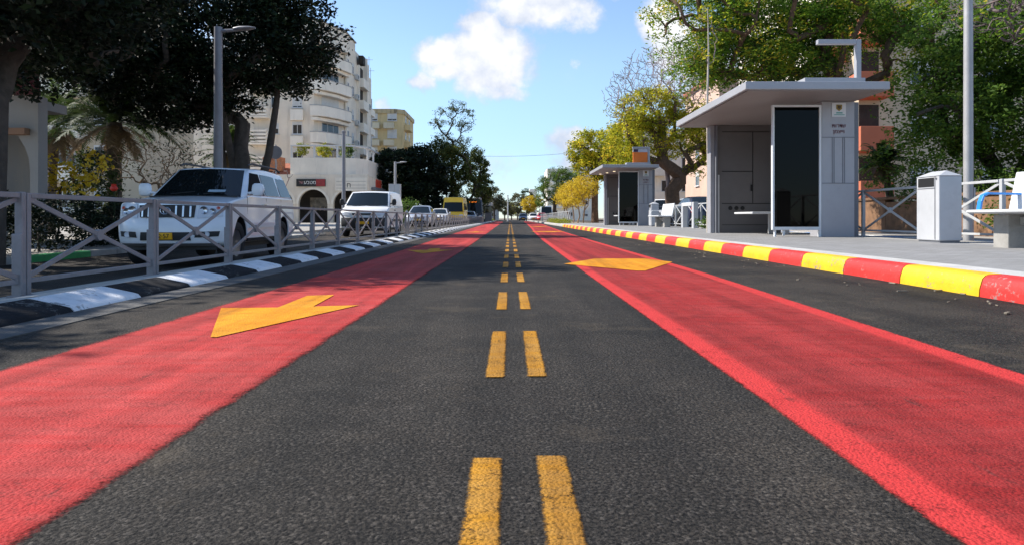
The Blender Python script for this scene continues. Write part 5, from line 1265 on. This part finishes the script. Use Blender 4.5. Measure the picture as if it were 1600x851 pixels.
r = tree('flame_tree', 'yellow-green tree with a dark forked trunk behind the farther bench', 'tree', (9.0, 38, .06), (9.0, 38, 2.1),
     [(6.9, 38, 5.0, 1.9, 2.0, 1.3), (9.4, 38, 5.3, 2.0, 2.2, 1.4), (8.0, 38, 6.6, 2.4, 2.2, 1.2), (11.2, 38, 5.6, 1.6, 2.0, 1.6), (6.0, 37.6, 4.0, 1.0, 1.4, .9), (10.8, 37.4, 3.6, 1.3, 1.2, 1.0), (7.2, 37.4, 3.9, 1.2, 1.2, .7)],
     .42, L_YELG, BARK2, 450, 60, .46, .15, 72, shell=.3, tips=80, kink=.22, aspect=.42, rmin=.02)
bare_crown('bare_twigs', r, (9.0, 38, .06), (8.6, 38, 4.4), [(8.2, 38, 8.0, 2.7, 2.2, 2.2), (6.6, 38, 7.2, 1.6, 1.8, 1.6), (9.8, 38, 8.4, 2.0, 2.0, 1.8)], 1900, .13, TWIG, 73, .013, .12, .25)
tree('flame_tree', 'round yellow-green tree behind the farther shelter with orange sign', 'tree', (7.2, 58, .1), (7.2, 58, 2.6),
     [(6.5, 58, 6.4, 1.6, 2.0, 1.6), (8.2, 58, 6.4, 2.0, 2.0, 1.6), (9.8, 58, 6.9, 1.7, 2.0, 1.7), (7.4, 58, 4.9, 2.0, 2.0, 1.2), (10.4, 58, 5.0, 1.6, 1.8, 1.3)], .30, L_YELG, BARK2, 460, 56, .52, .20, 74, shell=.4, tips=50, aspect=.45, rmin=.02,
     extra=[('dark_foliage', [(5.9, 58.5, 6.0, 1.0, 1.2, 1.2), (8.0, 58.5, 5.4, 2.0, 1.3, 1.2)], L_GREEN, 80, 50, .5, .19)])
tree('cone_tree', 'dense deep green domed tree at the bend of the road', 'tree', (5.6, 86, 0), (5.6, 86, 1.6),
     [(5.6, 86, 4.6, 2.0, 2.2, 2.4), (7.2, 86, 4.6, 1.8, 2.0, 2.4), (4.2, 86, 3.4, 1.1, 1.5, 1.7)], .25, L_GREEN, BARK, 260, 46, .5, .22, 75, tips=40, shell=.5, aspect=.3)
tree('yellow_tree', 'small golden tree at the far end of the road', 'tree', (3.6, 128, 0), (3.6, 128, 1.4), [(3.6, 128, 3.1, 1.5, 1.6, 1.5), (5.0, 128, 3.6, 1.2, 1.4, 1.3)], .18, L_ORANGE, BARK, 90, 40, .5, .26, 76, tips=24)
for i, (x, y) in enumerate(((1.9, 170), (-1.4, 178), (4.6, 190), (-6.5, 165), (0.4, 195))):
    tree('distant_tree', ('grey-green tree right of centre at the road end', 'olive tree left of centre at the road end', 'taller dark tree behind the red car at road end', 'olive tree beyond the kiosk on the left', 'pale tree closing the road at its centre')[i], 'tree', (x, y, 0), (x, y, 1.6), [(x, y, (4.4, 3.4, 6.0, 4.6, 3.2)[i], 2.0, 2.0, (2.4, 1.8, 2.8, 2.6, 1.6)[i]), (x+1.6, y, 2.4, 1.6, 1.6, 1.3)], .2, (L_OLIVE, L_OLIVE, L_DARK, L_OLIVE, L_YELG)[i], BARK, 80, 40, .6, .34, 80+i, tips=20)
for i, y in enumerate((55, 58.5, 62, 66, 70)):
    bush('orange_shrub', ('first', 'second', 'third', 'fourth', 'fifth')[i]+' golden-leaved pale-stemmed shrub counted away from the farther shelter', 'shrub', (5.9-.05*i, y, .1), [(5.9, y, 3.0, 1.3, 1.6, .9), (5.4, y, 2.4, .9, 1.4, .8)], L_ORANGE, 80, 40, .42, .14, 90+i, 'golden-leaved shrubs by the far pavement', .06, TWIG2, 24)
tag(bush('roadside_weeds', None, None, (4.2, 55, .12), [(4.1, y, .25, .45, 1.2, .22) for y in (51, 53, 56, 59, 63, 68)]+[(-3.3, y, .2, .4, 1.6, .2) for y in (112, 118, 125)], L_LIME, 240, 16, .25, .10, 97, stem=.01), kind='stuff')
bush('low_shrub', 'small green shrub at the foot of the slim pale trunk', 'shrub', (6.85, 23.0, .2), [(6.75, 23.0, .38, .5, .5, .2)], L_GREEN, 40, 20, .16, .07, 98, stem=.02)
# dense greenery at the right
tree('ficus_tree', 'dense dark green bushy tree behind the litter bin and planter', 'tree', (13.2, 17.6, .2), (13.2, 17.6, 1.4),
     [(12.2, 17.4, 3.4, 1.9, 1.7, 1.5), (14.6, 17.2, 3.6, 2.4, 1.8, 1.9), (13.6, 17.5, 5.0, 2.4, 2.0, 1.4), (11.6, 17.3, 1.8, 1.3, 1.2, 1.0), (15.6, 17, 2.0, 2.2, 1.6, 1.4), (12.2, 17.5, 4.6, 1.3, 1.5, 1.0), (16.4, 17.3, 4.4, 1.8, 1.6, 1.6), (11.0, 17.6, 3.5, 1.3, 1.3, 1.6), (11.0, 17.4, 5.0, 1.0, 1.2, .8)], .3, leaf_mat('leaf_ficus_lit', [(.1, (.042, .085, .014)), (.5, (.10, .185, .026)), (.9, (.20, .29, .045))], .5), BARK, 1000, 66, .42, .11, 101, shell=.6, tips=50)  # brighter ficus leaf colour, sunlight put into the green
tree('ficus_tree', 'dense green bushy tree behind the white bench at the right edge', 'tree', (12.6, 12.6, .2), (12.6, 12.6, 1.3),
     [(12.4, 12.6, 3.2, 1.7, 1.7, 1.6), (13.9, 12.4, 4.0, 2.0, 2.0, 1.6), (12.6, 12.8, 1.6, 1.4, 1.6, 1.0)], .24, MATS['leaf_ficus_lit'], BARK, 640, 60, .38, .095, 102, shell=.6, tips=40)
bush('planter_shrub', 'low leafy shrub on the planter just right of the nearer shelter', 'shrub', (11.2, 18.4, .85), [(10.75, 19.6, 1.9, .55, .5, .75), (11.2, 18.7, 1.5, .8, .7, .8), (10.9, 18.2, 1.3, .5, .5, .6), (11.8, 17.0, 1.3, .8, .8, .6), (11.1, 15.0, 1.2, .5, 1.0, .4), (10.5, 15.5, .7, .2, 2.0, .35)], L_GREEN, 200, 26, .25, .085, 103, stem=.03)
y_ = palm('yucca', 'spiky yucca rising between the nearer shelter and the dense trees', (11.4, 20.4, .8), 1.35, .10, 70, .95, 104, (-.3, 0)); y_['category'] = 'yucca'; del y_['group']
r = thing('bare_tree', 'leafless twiggy tree arching over the lamp post at the upper right', 'tree', (14.6, 13.2, .2))
bare_crown('trunk', r, (14.6, 13.2, .2), (14.0, 13.0, 3.0), [(11.2, 12.6, 4.3, 2.2, 1.6, .75), (9.4, 12.6, 4.5, 1.4, 1.2, .55), (12.6, 12.4, 4.9, 2.2, 1.6, .8), (10.4, 12.4, 5.1, 2.4, 1.5, .5)], 1500, .16, TWIG3, 105, .005, .14, .25)
rng = np.random.default_rng(106); P, t = fill_leaves(crown_clumps([(-5.2, -.6, 4.3, 1.6, 1.2, .6), (-3.4, -.6, 4.2, 1.6, 1.2, .6)], 90, rng, .3), 9, .25, rng); leaves_object('leaves', P, t, .085, L_FEATH, rng, r)
r = thing('slim_tree', 'slim tree with a thin pale trunk left of the nearer shelter', 'tree', (4.95, 17.1, .2), group=None)
b = MB(); b.tube([(0, 0, -.2), (.015, 0, 1.5), (-.01, .01, 3.2), (.02, 0, 4.6), (.0, 0, 5.6)], [.04, .036, .030, .02, .008], 8); b.build('trunk', mat('bark_pale', (.42, .38, .33), .8, var=.2, vscale=6), r, smooth=50)
rng = np.random.default_rng(107); cl = crown_clumps([(0, 0, 4.9, .45, .4, .9)], 24, rng, .2)
limb_mesh('twigs', limbs((0, 0, 3.6), (0, 0, 4.2), cl, .016, rng, .005, .06, curl=.05), TWIG, r); P, t = fill_leaves(cl, 7, .16, rng); leaves_object('leaves', P, t, .08, L_YELG, rng, r)
